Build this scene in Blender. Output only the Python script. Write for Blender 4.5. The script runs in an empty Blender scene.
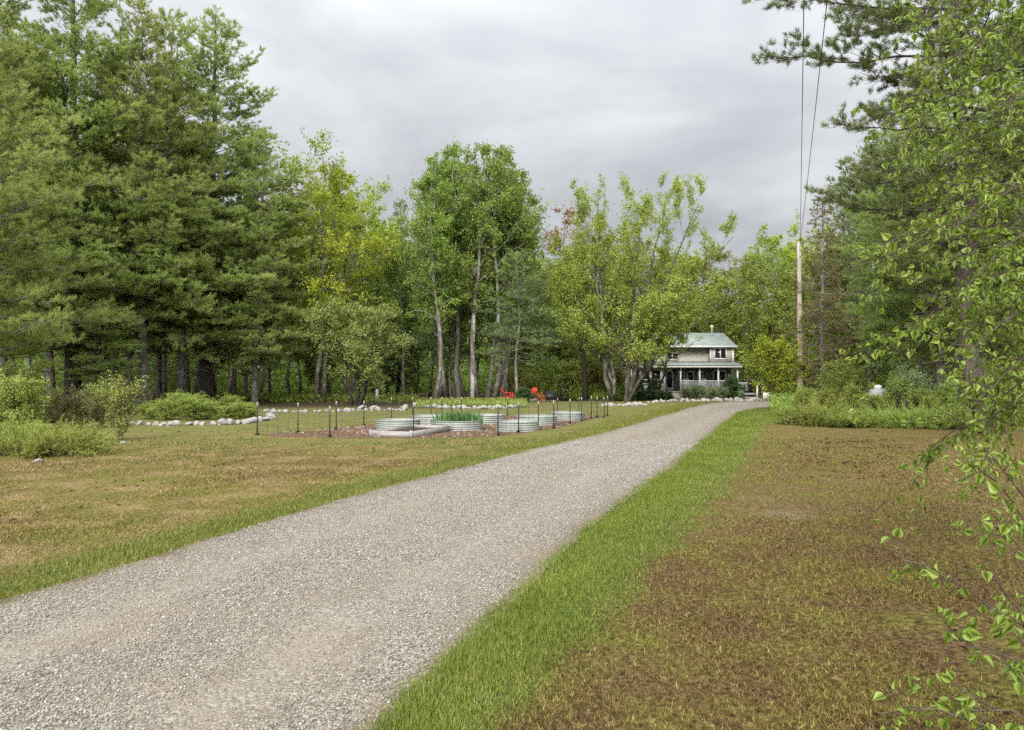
import bpy, math, random
import numpy as np
R = math.radians
sc = bpy.context.scene
COL = sc.collection
# ------------------------------------------------------------------ camera
FPX, CAMH, HZY = 740.0, 1.6, 378.0
cam_d = bpy.data.cameras.new('camera'); cam = bpy.data.objects.new('camera', cam_d); COL.objects.link(cam)
cam_d.sensor_width = 36.0; cam_d.lens = 36.0 * FPX / 1024.0
cam_d.clip_start = 0.05; cam_d.clip_end = 3000
cam.location = (0, 0, CAMH)
cam.rotation_euler = (R(90) + math.atan((HZY - 365.0) / FPX), 0, 0)
sc.camera = cam
# ------------------------------------------------------------------ sky + sun (overcast)
SUN_EL, SUN_AZ = 35.0, 196.0          # degrees; azimuth clockwise from +Y
sun_d = bpy.data.lights.new('sun', 'SUN'); sun = bpy.data.objects.new('sun', sun_d); COL.objects.link(sun)
sun_d.energy = 1.5; sun_d.angle = R(24); sun_d.color = (1.0, 0.95, 0.86)
_e, _a = R(SUN_EL), R(SUN_AZ)
from mathutils import Vector
sd = Vector((math.sin(_a) * math.cos(_e), math.cos(_a) * math.cos(_e), math.sin(_e)))
sun.rotation_euler = sd.to_track_quat('Z', 'Y').to_euler()
sun.location = (0, 0, 60)
world = bpy.data.worlds.new('World'); sc.world = world; world.use_nodes = True
def _world():
    nt = world.node_tree; N = nt.nodes; L = nt.links; N.clear()
    out = N.new('ShaderNodeOutputWorld'); bg = N.new('ShaderNodeBackground'); bg.inputs['Strength'].default_value = 0.1
    L.new(bg.outputs[0], out.inputs[0])
    sky = N.new('ShaderNodeTexSky'); sky.sky_type = 'NISHITA'; sky.sun_disc = False
    sky.sun_elevation = R(SUN_EL); sky.sun_rotation = R(SUN_AZ)
    tc = N.new('ShaderNodeTexCoord'); sx = N.new('ShaderNodeSeparateXYZ'); L.new(tc.outputs['Generated'], sx.inputs[0])
    def m(op, a, b=None, clamp=False):
        n = N.new('ShaderNodeMath'); n.operation = op; n.use_clamp = clamp
        for i, v in enumerate((a, b)):
            if v is None: continue
            if isinstance(v, (int, float)): n.inputs[i].default_value = v
            else: L.new(v, n.inputs[i])
        return n.outputs[0]
    den = m('ADD', m('MAXIMUM', sx.outputs[2], 0.0), 0.18)
    cx = N.new('ShaderNodeCombineXYZ')
    L.new(m('DIVIDE', sx.outputs[0], den), cx.inputs[0]); L.new(m('DIVIDE', sx.outputs[1], den), cx.inputs[1])
    n1 = N.new('ShaderNodeTexNoise'); n1.inputs['Scale'].default_value = 1.5; n1.inputs['Detail'].default_value = 6; n1.inputs['Roughness'].default_value = 0.5
    n1.inputs['Distortion'].default_value = 0.35
    L.new(cx.outputs[0], n1.inputs['Vector'])
    rp = N.new('ShaderNodeValToRGB'); L.new(n1.outputs['Fac'], rp.inputs[0])
    e = rp.color_ramp.elements
    e[0].position = 0.36; e[0].color = (4.75, 4.88, 5.12, 1)
    e[1].position = 0.66; e[1].color = (7.3, 7.38, 7.55, 1)
    k = rp.color_ramp.elements.new(0.5); k.color = (5.8, 5.92, 6.13, 1)
    # overcast luminance law: brighter overhead than at the horizon
    zc = m('MAXIMUM', sx.outputs[2], 0.0); lum = m('ADD', m('ADD', m('MULTIPLY', zc, 0.18), 0.285), m('MULTIPLY', m('MULTIPLY', zc, zc), 1.35))
    # cloud glow added around the sun, unseen behind the camera, to front-light foliage
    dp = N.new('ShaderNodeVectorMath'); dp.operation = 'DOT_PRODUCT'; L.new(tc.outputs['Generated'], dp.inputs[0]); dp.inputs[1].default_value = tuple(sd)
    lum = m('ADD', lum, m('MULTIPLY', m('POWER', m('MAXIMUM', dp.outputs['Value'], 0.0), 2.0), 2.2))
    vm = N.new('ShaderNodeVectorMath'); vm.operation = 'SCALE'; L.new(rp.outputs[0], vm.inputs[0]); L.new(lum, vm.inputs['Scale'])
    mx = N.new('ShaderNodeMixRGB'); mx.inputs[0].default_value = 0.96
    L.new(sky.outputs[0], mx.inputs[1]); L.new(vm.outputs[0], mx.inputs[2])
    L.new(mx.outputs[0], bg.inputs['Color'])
_world()
sc.view_settings.view_transform = 'Standard'; sc.view_settings.look = 'None'
sc.view_settings.gamma = 1.0; sc.view_settings.use_curve_mapping = False
sc.view_settings.exposure = 1.32
sc.cycles.max_bounces = 9; sc.cycles.diffuse_bounces = 6; sc.cycles.glossy_bounces = 2
sc.cycles.transmission_bounces = 6; sc.cycles.transparent_max_bounces = 4
sc.cycles.use_denoising = False
sc.cycles.use_adaptive_sampling = True; sc.cycles.adaptive_threshold = 0.02

rng = np.random.default_rng(7)
UP = np.array([0., 0., 1.])

# ------------------------------------------------------------------ helpers
def sstep(a, b, x):
    t = np.clip((np.asarray(x, float) - a) / (b - a), 0, 1); return t * t * (3 - 2 * t)
_lat = np.random.default_rng(99).random((256, 256))
def vnoise(x, y, s):
    x = np.asarray(x, float) / s + 57.3; y = np.asarray(y, float) / s + 31.7
    xi = np.floor(x).astype(int); yi = np.floor(y).astype(int); fx = x - xi; fy = y - yi
    fx = fx * fx * (3 - 2 * fx); fy = fy * fy * (3 - 2 * fy)
    g = lambda i, j: _lat[i % 256, j % 256]
    return (g(xi, yi) * (1 - fx) + g(xi + 1, yi) * fx) * (1 - fy) + (g(xi, yi + 1) * (1 - fx) + g(xi + 1, yi + 1) * fx) * fy
def norm(v):
    return v / np.maximum(np.linalg.norm(v, axis=-1, keepdims=True), 1e-9)
def gx(px, d): return (px - 512.0) / FPX * d
def gd(py): return CAMH * FPX / (py - HZY)
def zat(py, d): return CAMH + (HZY - py) * d / FPX

RIGHT = np.array([(-4.3, -8), (-2.45, -3), (-1.3, 1), (-.55, 3.4), (-.31, 4.21), (.04, 5.38), (.82, 7.84), (1.81, 10.5), (3.6, 15.3), (5.69, 21.1), (8.4, 28.5),
                  (10.3, 33.6), (11.5, 36.2), (13.2, 38.8), (14.8, 40.4), (18, 42.2), (24, 43.6), (40, 45)])
LEFT = np.array([(-7.8, -8), (-6.2, -3), (-4.95, 1), (-4.22, 3.4), (-3.9, 4.4), (-3.64, 5.26), (-2.18, 9.95), (-.8, 13.45), (.9, 17.5), (2.78, 21.9), (5.14, 28.2),
                 (7.4, 34), (9.06, 38.6), (10.6, 42.6), (12.2, 46.4), (14.2, 49.6), (18, 51.6), (24, 52.6), (40, 53.2)])
def resample(P, n):
    s = np.r_[0, np.cumsum(np.linalg.norm(np.diff(P, axis=0), axis=1))]
    t = np.linspace(0, s[-1], n)
    return np.c_[np.interp(t, s, P[:, 0]), np.interp(t, s, P[:, 1])]
RFINE = resample(RIGHT, 600); LFINE = resample(LEFT, 600)
def edge_signed(x, y, F, right):
    # signed distance to an edge polyline, positive = away from the road
    x = np.ravel(x); y = np.ravel(y); out = np.empty(len(x))
    T = np.gradient(F, axis=0); T = T / np.linalg.norm(T, axis=1, keepdims=True)
    Nn = np.c_[T[:, 1], -T[:, 0]] * (1 if right else -1)
    for i in range(0, len(x), 4000):
        dx = x[i:i + 4000, None] - F[None, :, 0]; dy = y[i:i + 4000, None] - F[None, :, 1]
        j = np.argmin(dx * dx + dy * dy, axis=1); a = np.arange(len(j))
        out[i:i + 4000] = dx[a, j] * Nn[j, 0] + dy[a, j] * Nn[j, 1]
        far = np.hypot(dx[a, j], dy[a, j])
        out[i:i + 4000] = np.where(out[i:i + 4000] >= 0, far, -far)
    return out
def tz(x, y):
    x = np.asarray(x, float); y = np.asarray(y, float)
    base = -0.18 * sstep(48, 60, y) + 0.0 * x
    wood = sstep(14, 30, np.abs(x - 0.25 * y)) * 0.25
    return base + wood * (vnoise(x, y, 6.0) - .4)
def tzf(x, y): return float(tz(np.array([x]), np.array([y]))[0])

class Geo:
    def __init__(s): s.v = []; s.f = []; s.t = []; s.n = 0
    def add(s, v, f, tint=None):
        v = np.asarray(v, float).reshape(-1, 3); s.v.append(v)
        for fa in (f if isinstance(f, list) else [f]): s.f.append(np.asarray(fa, int) + s.n)
        s.t.append(np.full(len(v), .5) if tint is None else np.broadcast_to(np.ravel(tint), (len(v),)).astype(float))
        s.n += len(v)
    def mesh(s, name, mat, smooth=False):
        me = bpy.data.meshes.new(name)
        if s.n:
            v = np.concatenate(s.v).astype(np.float32); t = np.concatenate(s.t).astype(np.float32)
            me.vertices.add(len(v)); me.vertices.foreach_set('co', v.ravel())
            loops = np.concatenate([f.ravel() for f in s.f]).astype(np.int32)
            tot = np.concatenate([np.full(len(f), f.shape[1]) for f in s.f]).astype(np.int32)
            st = np.r_[0, np.cumsum(tot)[:-1]].astype(np.int32)
            me.loops.add(len(loops)); me.loops.foreach_set('vertex_index', loops)
            me.polygons.add(len(tot)); me.polygons.foreach_set('loop_start', st); me.polygons.foreach_set('loop_total', tot)
            a = me.attributes.new('tint', 'FLOAT', 'POINT'); a.data.foreach_set('value', t)
            me.update(calc_edges=True)
            if smooth: me.polygons.foreach_set('use_smooth', np.ones(len(tot), bool))
        if mat: me.materials.append(mat)
        return me
    def build(s, name, mat, parent=None, smooth=False):
        o = bpy.data.objects.new(name, s.mesh(name, mat, smooth)); COL.objects.link(o)
        if parent: o.parent = parent
        return o
    # primitives
    def box(s, c, d, rz=0, tint=None, bev=0):
        cx, cy, cz = c; hx, hy, hz = [k / 2 for k in d]
        p = np.array([(sx * hx, sy * hy, sz * hz) for sz in (-1, 1) for sx, sy in ((-1, -1), (1, -1), (1, 1), (-1, 1))])
        ca, sa = math.cos(rz), math.sin(rz)
        p = np.c_[p[:, 0] * ca - p[:, 1] * sa, p[:, 0] * sa + p[:, 1] * ca, p[:, 2]] + [cx, cy, cz]
        s.add(p, np.array([(3, 2, 1, 0), (4, 5, 6, 7), (0, 1, 5, 4), (1, 2, 6, 5), (2, 3, 7, 6), (3, 0, 4, 7)]), tint)
    def prism(s, pts, a, b):
        # polygon pts (n,3) extruded by vector a->b offset
        pts = np.asarray(pts, float); n = len(pts); off = np.asarray(b, float)
        v = np.r_[pts + np.asarray(a, float), pts + off]
        side = np.array([(i, (i + 1) % n, n + (i + 1) % n, n + i) for i in range(n)])
        s.add(v, [side, np.array([list(range(n))[::-1]]), np.array([list(range(n, 2 * n))])])
    def tubes(s, P, Rr, sides=6, tint=None, cap=True):
        # P [N,K,3], Rr [N,K]
        P = np.asarray(P, float); Rr = np.asarray(Rr, float)
        if len(P) == 0: return
        N, K = P.shape[:2]
        T = norm(np.gradient(P, axis=1))
        ref = np.where(np.abs(T[:, :1, 2:3]) > .9, np.array([1., 0, 0]), UP)
        ref = np.broadcast_to(ref, T.shape)
        A = norm(np.cross(T, ref)); B = np.cross(T, A)
        th = np.linspace(0, 2 * np.pi, sides, endpoint=False)
        V = P[:, :, None] + (A[:, :, None] * np.cos(th)[:, None] + B[:, :, None] * np.sin(th)[:, None]) * Rr[:, :, None, None]
        idx = np.arange(N * K * sides).reshape(N, K, sides)
        a = idx[:, :-1]; b = np.roll(a, -1, axis=2); c = idx[:, 1:]; d = np.roll(c, -1, axis=2)
        q = np.stack([a, b, d, c], -1).reshape(-1, 4)
        t = None if tint is None else np.repeat(np.broadcast_to(tint, (N,)), K * sides)
        fs = [q]
        if cap and sides >= 3: fs += [idx[:, -1, :].reshape(N, sides), idx[:, 0, ::-1].reshape(N, sides)]
        s.add(V.reshape(-1, 3), fs, t)
    def leaves(s, c, d, n, l, w, tint, fold=.15):
        # folded quads: centre, direction, normal, length, width
        d = norm(d); sd_ = norm(np.cross(d, n)); n = np.cross(sd_, d)
        l = np.broadcast_to(l, (len(c),))[:, None]; w = np.broadcast_to(w, (len(c),))[:, None]
        v = np.stack([c - d * l / 2, c + sd_ * w / 2 + n * w * fold - d * l * .08, c + d * l / 2, c - sd_ * w / 2 + n * w * fold - d * l * .08], 1)
        f = np.arange(len(c) * 4).reshape(-1, 4)
        s.add(v.reshape(-1, 3), np.concatenate([f[:, [0, 1, 2]], f[:, [0, 2, 3]]]), np.repeat(tint, 4))
    def blades(s, c, d, l, w, tint, g):
        # thin triangles (needles)
        d = norm(d); sd_ = norm(np.cross(d, g.normal(size=d.shape)))
        l = np.broadcast_to(l, (len(c),))[:, None]; w = np.broadcast_to(w, (len(c),))[:, None]
        v = np.stack([c + sd_ * w / 2, c - sd_ * w / 2, c + d * l], 1)
        s.add(v.reshape(-1, 3), np.arange(len(c) * 3).reshape(-1, 3), np.repeat(tint, 3))
    def lathe(s, prof, c=(0, 0, 0), n=16, tint=None, cap=True):
        prof = np.asarray(prof, float); th = np.linspace(0, 2 * np.pi, n, endpoint=False)
        v = np.stack([prof[:, 0, None] * np.cos(th), prof[:, 0, None] * np.sin(th), np.repeat(prof[:, 1, None], n, 1)], -1) + np.asarray(c)
        K = len(prof); idx = np.arange(K * n).reshape(K, n)
        a = idx[:-1]; b = np.roll(a, -1, 1); cc = idx[1:]; d = np.roll(cc, -1, 1)
        fs = [np.stack([a, b, d, cc], -1).reshape(-1, 4)]
        if cap: fs += [idx[-1][None, :], idx[0][None, ::-1]]
        s.add(v.reshape(-1, 3), fs, tint)

def tag(o, label=None, cat=None, group=None, kind=None):
    if label: o['label'] = label
    if cat: o['category'] = cat
    if group: o['group'] = group
    if kind: o['kind'] = kind
    return o
def empty(name, loc=(0, 0, 0), rz=0, s=1.0):
    o = bpy.data.objects.new(name, None); COL.objects.link(o); o.location = loc; o.rotation_euler = (0, 0, rz)
    o.scale = (s, s, s) if isinstance(s, (int, float)) else s
    o.empty_display_size = .3; return o
def copy_tree(o, parent=None):
    c = o.copy(); COL.objects.link(c)
    if parent: c.parent = parent
    for ch in list(o.children): copy_tree(ch, c)
    return c
PROTO_USED = set()
def place(proto, loc, rz=0, s=1.0, label=None, cat=None, group=None):
    """first use moves the prototype itself, later uses copy it with its parts"""
    if proto.name in PROTO_USED: o = copy_tree(proto)
    else: o = proto; PROTO_USED.add(proto.name)
    o.location = loc; o.rotation_euler = (0, 0, rz); o.scale = (s, s, s) if isinstance(s, (int, float)) else s
    for k in ('label', 'group'):
        if k in o: del o[k]
    tag(o, label, cat or o.get('category'), group)
    return o

# ------------------------------------------------------------------ materials
class NT:
    def __init__(s, name):
        s.m = bpy.data.materials.new(name); s.m.use_nodes = True; s.t = s.m.node_tree; s.N = s.t.nodes; s.L = s.t.links
        s.N.clear(); s.out = s.N.new('ShaderNodeOutputMaterial')
    def put(s, sock, v):
        if v is None: return
        if isinstance(v, bpy.types.NodeSocket): s.L.new(v, sock)
        elif isinstance(v, (int, float)): sock.default_value = v
        else: sock.default_value = (*v, 1) if len(v) == 3 and sock.type == 'RGBA' else v
    def obj(s): return s.N.new('ShaderNodeTexCoord').outputs['Object']
    def noise(s, scale, detail=3, rough=.55, vec=None, dist=0.0):
        n = s.N.new('ShaderNodeTexNoise'); n.inputs['Scale'].default_value = scale; n.inputs['Detail'].default_value = detail
        n.inputs['Roughness'].default_value = rough; n.inputs['Distortion'].default_value = dist
        s.L.new(vec or s.obj(), n.inputs['Vector']); return n.outputs['Fac']
    def scaled(s, sc_):
        v = s.N.new('ShaderNodeVectorMath'); v.operation = 'MULTIPLY'; s.L.new(s.obj(), v.inputs[0]); v.inputs[1].default_value = sc_; return v.outputs[0]
    def ramp(s, fac, stops):
        n = s.N.new('ShaderNodeValToRGB'); s.L.new(fac, n.inputs[0]); e = n.color_ramp.elements
        while len(e) < len(stops): e.new(.5)
        for i, (p, c) in enumerate(stops): e[i].position = p; e[i].color = (*c, 1) if not isinstance(c, (int, float)) else (c, c, c, 1)
        return n.outputs[0]
    def mix(s, f, a, b, mode='MIX'):
        n = s.N.new('ShaderNodeMixRGB'); n.blend_type = mode; s.put(n.inputs[0], f); s.put(n.inputs[1], a); s.put(n.inputs[2], b); return n.outputs[0]
    def math(s, op, a, b=None, clamp=False):
        n = s.N.new('ShaderNodeMath'); n.operation = op; n.use_clamp = clamp; s.put(n.inputs[0], a); s.put(n.inputs[1], b); return n.outputs[0]
    def attr(s, name):
        n = s.N.new('ShaderNodeAttribute'); n.attribute_name = name; return n.outputs['Fac']
    def orand(s): return s.N.new('ShaderNodeObjectInfo').outputs['Random']
    def bump(s, h, st=.5, d=.02):
        n = s.N.new('ShaderNodeBump'); n.inputs['Strength'].default_value = st; n.inputs['Distance'].default_value = d; s.L.new(h, n.inputs['Height']); return n.outputs[0]
    def pbr(s, col, rough=.8, spec=.3, metal=0, normal=None):
        b = s.N.new('ShaderNodeBsdfPrincipled'); s.put(b.inputs['Base Color'], col); s.put(b.inputs['Roughness'], rough)
        s.put(b.inputs['Specular IOR Level'], spec); s.put(b.inputs['Metallic'], metal)
        if normal: s.L.new(normal, b.inputs['Normal'])
        return b.outputs[0]
    def done(s, sh): s.L.new(sh, s.out.inputs[0]); return s.m

def leaf_mat(name, ca, cb, cc=None, trans=.35, rough=.5, spec=.25, ovar=.25, patch=.0):
    n = NT(name); t = n.attr('tint')
    stops = [(0.0, ca), (1.0, cb)] if cc is None else [(0.0, ca), (.55, cb), (1.0, cc)]
    c = n.ramp(t, stops)
    hv = n.N.new('ShaderNodeHueSaturation'); r = n.orand()
    n.put(hv.inputs['Hue'], n.math('ADD', n.math('MULTIPLY', r, .03 * ovar / .25), .5 - .015 * ovar / .25))
    n.put(hv.inputs['Value'], n.math('ADD', n.math('MULTIPLY', r, ovar), 1 - ovar / 2)); n.put(hv.inputs['Color'], c)
    c = hv.outputs[0]
    p = n.pbr(c, rough, spec)
    tr = n.N.new('ShaderNodeBsdfTranslucent'); n.put(tr.inputs['Color'], n.mix(.25, c, (1, 1, .25), 'MULTIPLY'))
    mx = n.N.new('ShaderNodeMixShader'); mx.inputs[0].default_value = trans; n.L.new(p, mx.inputs[1]); n.L.new(tr.outputs[0], mx.inputs[2])
    return n.done(mx.outputs[0])
def bark_mat(name, a, b, sc_=(9, 9, 1.6), lichen=None):
    n = NT(name); v = n.scaled(sc_); f = n.noise(1.0, 5, .65, v)
    c = n.ramp(f, [(.3, a), (.68, b)])
    if lichen: c = n.mix(n.ramp(n.noise(2.2, 4), [(.5, 0.), (.62, 1.)]), c, lichen)
    return n.done(n.pbr(c, .9, .15, 0, n.bump(f, .9, .04)))
def plain(name, col, rough=.6, spec=.3, var=.12, sc_=6, metal=0):
    n = NT(name); f = n.noise(sc_, 4); c = n.ramp(f, [(.25, tuple(k * (1 - var) for k in col)), (.75, tuple(min(1, k * (1 + var)) for k in col))])
    return n.done(n.pbr(c, rough, spec, metal))

M = {}
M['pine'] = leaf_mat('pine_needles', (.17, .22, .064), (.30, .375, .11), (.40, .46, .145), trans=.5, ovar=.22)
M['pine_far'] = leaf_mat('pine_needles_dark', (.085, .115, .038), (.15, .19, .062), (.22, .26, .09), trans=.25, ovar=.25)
M['hemlock'] = leaf_mat('bluish_needles', (.085, .125, .045), (.145, .20, .072), (.21, .27, .10), trans=.25, ovar=.2)
M['spruce_brown'] = leaf_mat('reddish_spruce_needles', (.105, .088, .03), (.165, .138, .046), (.23, .20, .07), trans=.2)
M['oak'] = leaf_mat('yellow_spring_leaves', (.19, .25, .027), (.325, .40, .04), (.44, .48, .065), trans=.42, ovar=.2)
M['oakgreen'] = leaf_mat('yellow_green_leaves', (0.143, 0.209, 0.031), (0.231, 0.308, 0.044), (0.330, 0.374, 0.066), trans=.42, ovar=.3)
M['aspen'] = leaf_mat('aspen_leaves', (.115, .18, .036), (.205, .295, .054), (.30, .385, .09), trans=.40, ovar=.2)
M['maple'] = leaf_mat('maple_leaves', (.175, .24, .036), (.285, .36, .055), (.40, .46, .105), trans=.42, ovar=.15)
M['apple'] = leaf_mat('apple_leaves', (.14, .175, .042), (.225, .275, .07), (.34, .38, .13), trans=.35, ovar=.15)
M['bgleaf'] = leaf_mat('woodland_leaves', (.11, .148, .028), (.20, .245, .040), (.30, .34, .07), trans=.40, ovar=.45)
M['redleaf'] = leaf_mat('red_brown_leaves', (.11, .05, .025), (.19, .085, .04), (.25, .14, .06), trans=.35)
M['yellowshrub'] = leaf_mat('yellow_shrub_leaves', (.17, .235, .02), (.285, .36, .032), (.42, .47, .075), trans=.40)
M['shrub'] = leaf_mat('shrub_leaves', (.15, .20, .036), (.25, .31, .06), (.38, .42, .13), trans=.38, ovar=.35)
M['juniper'] = leaf_mat('juniper_needles', (.14, .19, .038), (.245, .305, .062), (.38, .42, .11), trans=.3, ovar=.3)
M['brownshrub'] = leaf_mat('brownish_shrub_leaves', (.085, .085, .028), (.14, .15, .045), (.2, .21, .07), trans=.3)
M['rhodo'] = leaf_mat('dark_evergreen_leaves', (.028, .055, .016), (.05, .09, .026), (.09, .14, .045), trans=.2)
M['greygreen'] = leaf_mat('grey_green_leaves', (.13, .17, .07), (.21, .26, .12), (.32, .37, .2), trans=.35)
M['birch'] = leaf_mat('birch_leaves', (.115, .175, .022), (.195, .265, .036), (.30, .365, .08), trans=.42, rough=.38, spec=.5, ovar=0.05)
M['garlic'] = leaf_mat('garlic_shoots', (.045, .095, .03), (.08, .145, .042), (.12, .20, .06), trans=.3)
M['bark_pine'] = bark_mat('pine_bark', (.030, .024, .021), (.105, .085, .075))
M['bark_grey'] = bark_mat('grey_bark', (.07, .06, .05), (.20, .175, .15), lichen=(.24, .24, .21))
M['bark_dark'] = bark_mat('dark_bark', (.018, .014, .011), (.06, .048, .038))
M['bark_maple'] = bark_mat('maple_bark', (.035, .03, .022), (.13, .115, .09), lichen=(.17, .17, .13))
M['bark_white'] = bark_mat('white_birch_bark', (.24, .225, .205), (.45, .435, .41), sc_=(2, 2, 9))
M['twig'] = bark_mat('twig_bark', (.05, .036, .025), (.13, .10, .075), sc_=(20, 20, 8))
M['deadtwig'] = bark_mat('dead_twigs', (.10, .085, .07), (.22, .19, .165), sc_=(20, 20, 8))

# ---- ground colours: one network shared by the ground sheet and the dead grass lying on it
def ground_color(n):
    v = n.obj()
    big = n.noise(.33, 4, .6, v, .4); mid = n.noise(1.25, 5, .65, v, .3); fine = n.noise(24, 4, .7, v); vf = n.noise(85, 3, .7, v)
    rust = n.ramp(fine, [(.30, (0.0239, 0.0145, 0.0084)), (.5, (0.0871, 0.0552, 0.0211)), (.70, (0.1963, 0.1404, 0.0612))])
    moss = n.ramp(fine, [(.30, (0.0296, 0.0276, 0.0087)), (.5, (0.1063, 0.0916, 0.0184)), (.70, (0.2218, 0.1922, 0.0532))])
    straw = n.ramp(fine, [(.26, (0.0748, 0.0546, 0.0220)), (.5, (0.1760, 0.1302, 0.0546)), (.72, (0.2992, 0.2376, 0.1188))])
    green = n.ramp(fine, [(.26, (0.0352, 0.0528, 0.0106)), (.5, (0.0810, 0.1074, 0.0194)), (.76, (0.1408, 0.1628, 0.0370))])
    bare = n.ramp(vf, [(.3, (0.0880, 0.0581, 0.0370)), (.7, (0.2376, 0.1760, 0.1320))])
    mulch = n.ramp(vf, [(.3, (.06, .036, .02)), (.7, (.18, .112, .064))])
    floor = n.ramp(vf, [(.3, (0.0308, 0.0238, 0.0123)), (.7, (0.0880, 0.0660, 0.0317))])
    A = {k: n.attr(k) for k in ('verge', 'tan', 'mulch', 'wood', 'lawn', 'bare')}
    c = n.mix(n.ramp(mid, [(.42, 0.), (.64, 1.)]), rust, moss)
    lefty = n.mix(n.ramp(mid, [(.36, 0.), (.55, .9)]), straw, n.mix(n.ramp(big, [(.34, 0.), (.54, 1.)]), rust, moss))
    c = n.mix(A['tan'], c, lefty)
    c = n.mix(n.ramp(n.math('ADD', n.math('MULTIPLY', A['bare'], .30), n.math('MULTIPLY', mid, .9)), [(.66, 0.), (.92, .85)]), c, bare)
    yg = n.mix(n.ramp(mid, [(.35, .25), (.65, 1.)]), straw, green)
    c = n.mix(n.ramp(n.math('ADD', A['lawn'], n.math('MULTIPLY', n.math('SUBTRACT', mid, .5), 1.2)), [(.25, 0.), (.75, .9)]), c, yg)
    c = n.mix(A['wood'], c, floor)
    c = n.mix(n.ramp(n.math('ADD', A['mulch'], n.math('MULTIPLY', n.math('SUBTRACT', mid, .5), .8)), [(.4, 0.), (.6, 1.)]), c, mulch)
    c = n.mix(n.ramp(n.math('ADD', A['verge'], n.math('MULTIPLY', n.math('SUBTRACT', mid, .5), 1.3)), [(.30, 0.), (.85, 1.)]), c, green)
    return c, fine, vf
def ground_mat():
    n = NT('ground_turf'); c, fine, vf = ground_color(n)
    return n.done(n.pbr(c, .95, .1, 0, n.bump(n.math('ADD', fine, n.math('MULTIPLY', vf, .6)), .8, .03)))
def thatch_mat():
    n = NT('dead_grass'); c, fine, vf = ground_color(n); t = n.attr('tint')
    k = n.ramp(t, [(0., (.40, .36, .33)), (.5, (1., 1., 1.)), (1., (2.2, 2.1, 1.9))])
    return n.done(n.pbr(n.mix(1.0, c, k, 'MULTIPLY'), .85, .15))
def gravel_mat():
    n = NT('driveway_gravel'); v = n.obj()
    vo = n.N.new('ShaderNodeTexVoronoi'); vo.inputs['Scale'].default_value = 58; n.L.new(v, vo.inputs['Vector'])
    sx = n.N.new('ShaderNodeSeparateXYZ'); n.L.new(vo.outputs['Color'], sx.inputs[0])
    stone = n.ramp(sx.outputs[0], [(0., (0.0422, 0.0396, 0.0348)), (.3, (0.1108, 0.1012, 0.0825)), (.7, (0.2018, 0.1822, 0.1473)), (1., (0.3754, 0.3496, 0.2874))])
    wear = n.noise(.7, 5, .62, v, .6); mid = n.noise(2.3, 4, .65, v)
    stone = n.mix(n.ramp(wear, [(.42, 0.), (.62, .8)]), stone, n.ramp(mid, [(.3, (0.1501, 0.1122, 0.0744)), (.7, (0.2346, 0.1886, 0.1336))]))
    uv = n.N.new('ShaderNodeAttribute'); uv.attribute_name = 'across'
    # wheel tracks: paler crushed fines where tyres run
    tr = n.ramp(uv.outputs['Fac'], [(0., .25), (.1, .0), (.28, 1.), (.42, .05), (.58, .05), (.74, 1.), (.9, .0), (1., .25)])
    stone = n.mix(n.math('MULTIPLY', tr, n.math('MULTIPLY', mid, .75)), stone, (0.2205, 0.2042, 0.1700))
    ed = n.ramp(n.math('ADD', uv.outputs['Fac'], n.math('MULTIPLY', n.math('SUBTRACT', mid, .5), .12)), [(0., 1.), (.045, .7), (.10, 0.), (.90, 0.), (.96, .7), (1., 1.)])
    stone = n.mix(n.math('MULTIPLY', ed, .75), stone, n.ramp(mid, [(.3, (0.0798, 0.0570, 0.0324)), (.7, (0.1595, 0.1242, 0.0810))]))
    h = n.math('SUBTRACT', 1.0, vo.outputs['Distance'])
    return n.done(n.pbr(stone, .9, .2, 0, n.bump(h, .8, .012)))
M['ground'] = ground_mat(); M['thatch'] = thatch_mat(); M['gravel'] = gravel_mat()
def stone_mat(name, stops):
    n = NT(name); c = n.ramp(n.attr('tint'), stops); f = n.noise(40, 3)
    return n.done(n.pbr(n.mix(.25, c, n.ramp(f, [(.3, .1), (.7, .6)])), .85, .25))
M['pebble'] = stone_mat('gravel_stones', [(0., (0.0408, 0.0360, 0.0290)), (.25, (0.1071, 0.0960, 0.0774)), (.42, (0.1581, 0.1220, 0.0810)), (.55, (0.1683, 0.1500, 0.1179)), (.8, (0.2295, 0.2070, 0.1637)), (1., (0.4488, 0.4200, 0.3432))])
def grass_mat(name, a, b, c, tip):
    n = NT(name); col = n.ramp(n.attr('tint'), [(0., a), (.5, b), (.85, c), (1., tip)])
    big = n.noise(.8, 3); col = n.mix(n.ramp(big, [(.45, 0.), (.7, .35)]), col, (.22, .24, .05))
    p = n.pbr(col, .55, .3); tr = n.N.new('ShaderNodeBsdfTranslucent'); n.put(tr.inputs['Color'], col)
    mx = n.N.new('ShaderNodeMixShader'); mx.inputs[0].default_value = .3; n.L.new(p, mx.inputs[1]); n.L.new(tr.outputs[0], mx.inputs[2])
    return n.done(mx.outputs[0])
M['grass'] = grass_mat('verge_grass', (.070, .105, .010), (.125, .168, .016), (.185, .225, .03), (.30, .27, .10))
M['grass2'] = grass_mat('dry_verge_grass', (.075, .092, .013), (.135, .15, .02), (.195, .20, .04), (.30, .255, .11))
def rock_mat():
    n = NT('pale_fieldstone'); r = n.orand(); f = n.noise(4.2500, 4.2500, 0.5950)
    a = n.ramp(f, [(.3, (0.1360, 0.1275, 0.1148)), (.55, (0.2890, 0.2762, 0.2550)), (.8, (0.4080, 0.3952, 0.3740))])
    a = n.mix(n.math('MULTIPLY', r, .45), a, (0.2890, 0.2550, 0.2295))
    return n.done(n.pbr(a, .9, .2, 0, n.bump(f, .7, .03)))
M['rock'] = rock_mat()
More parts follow.
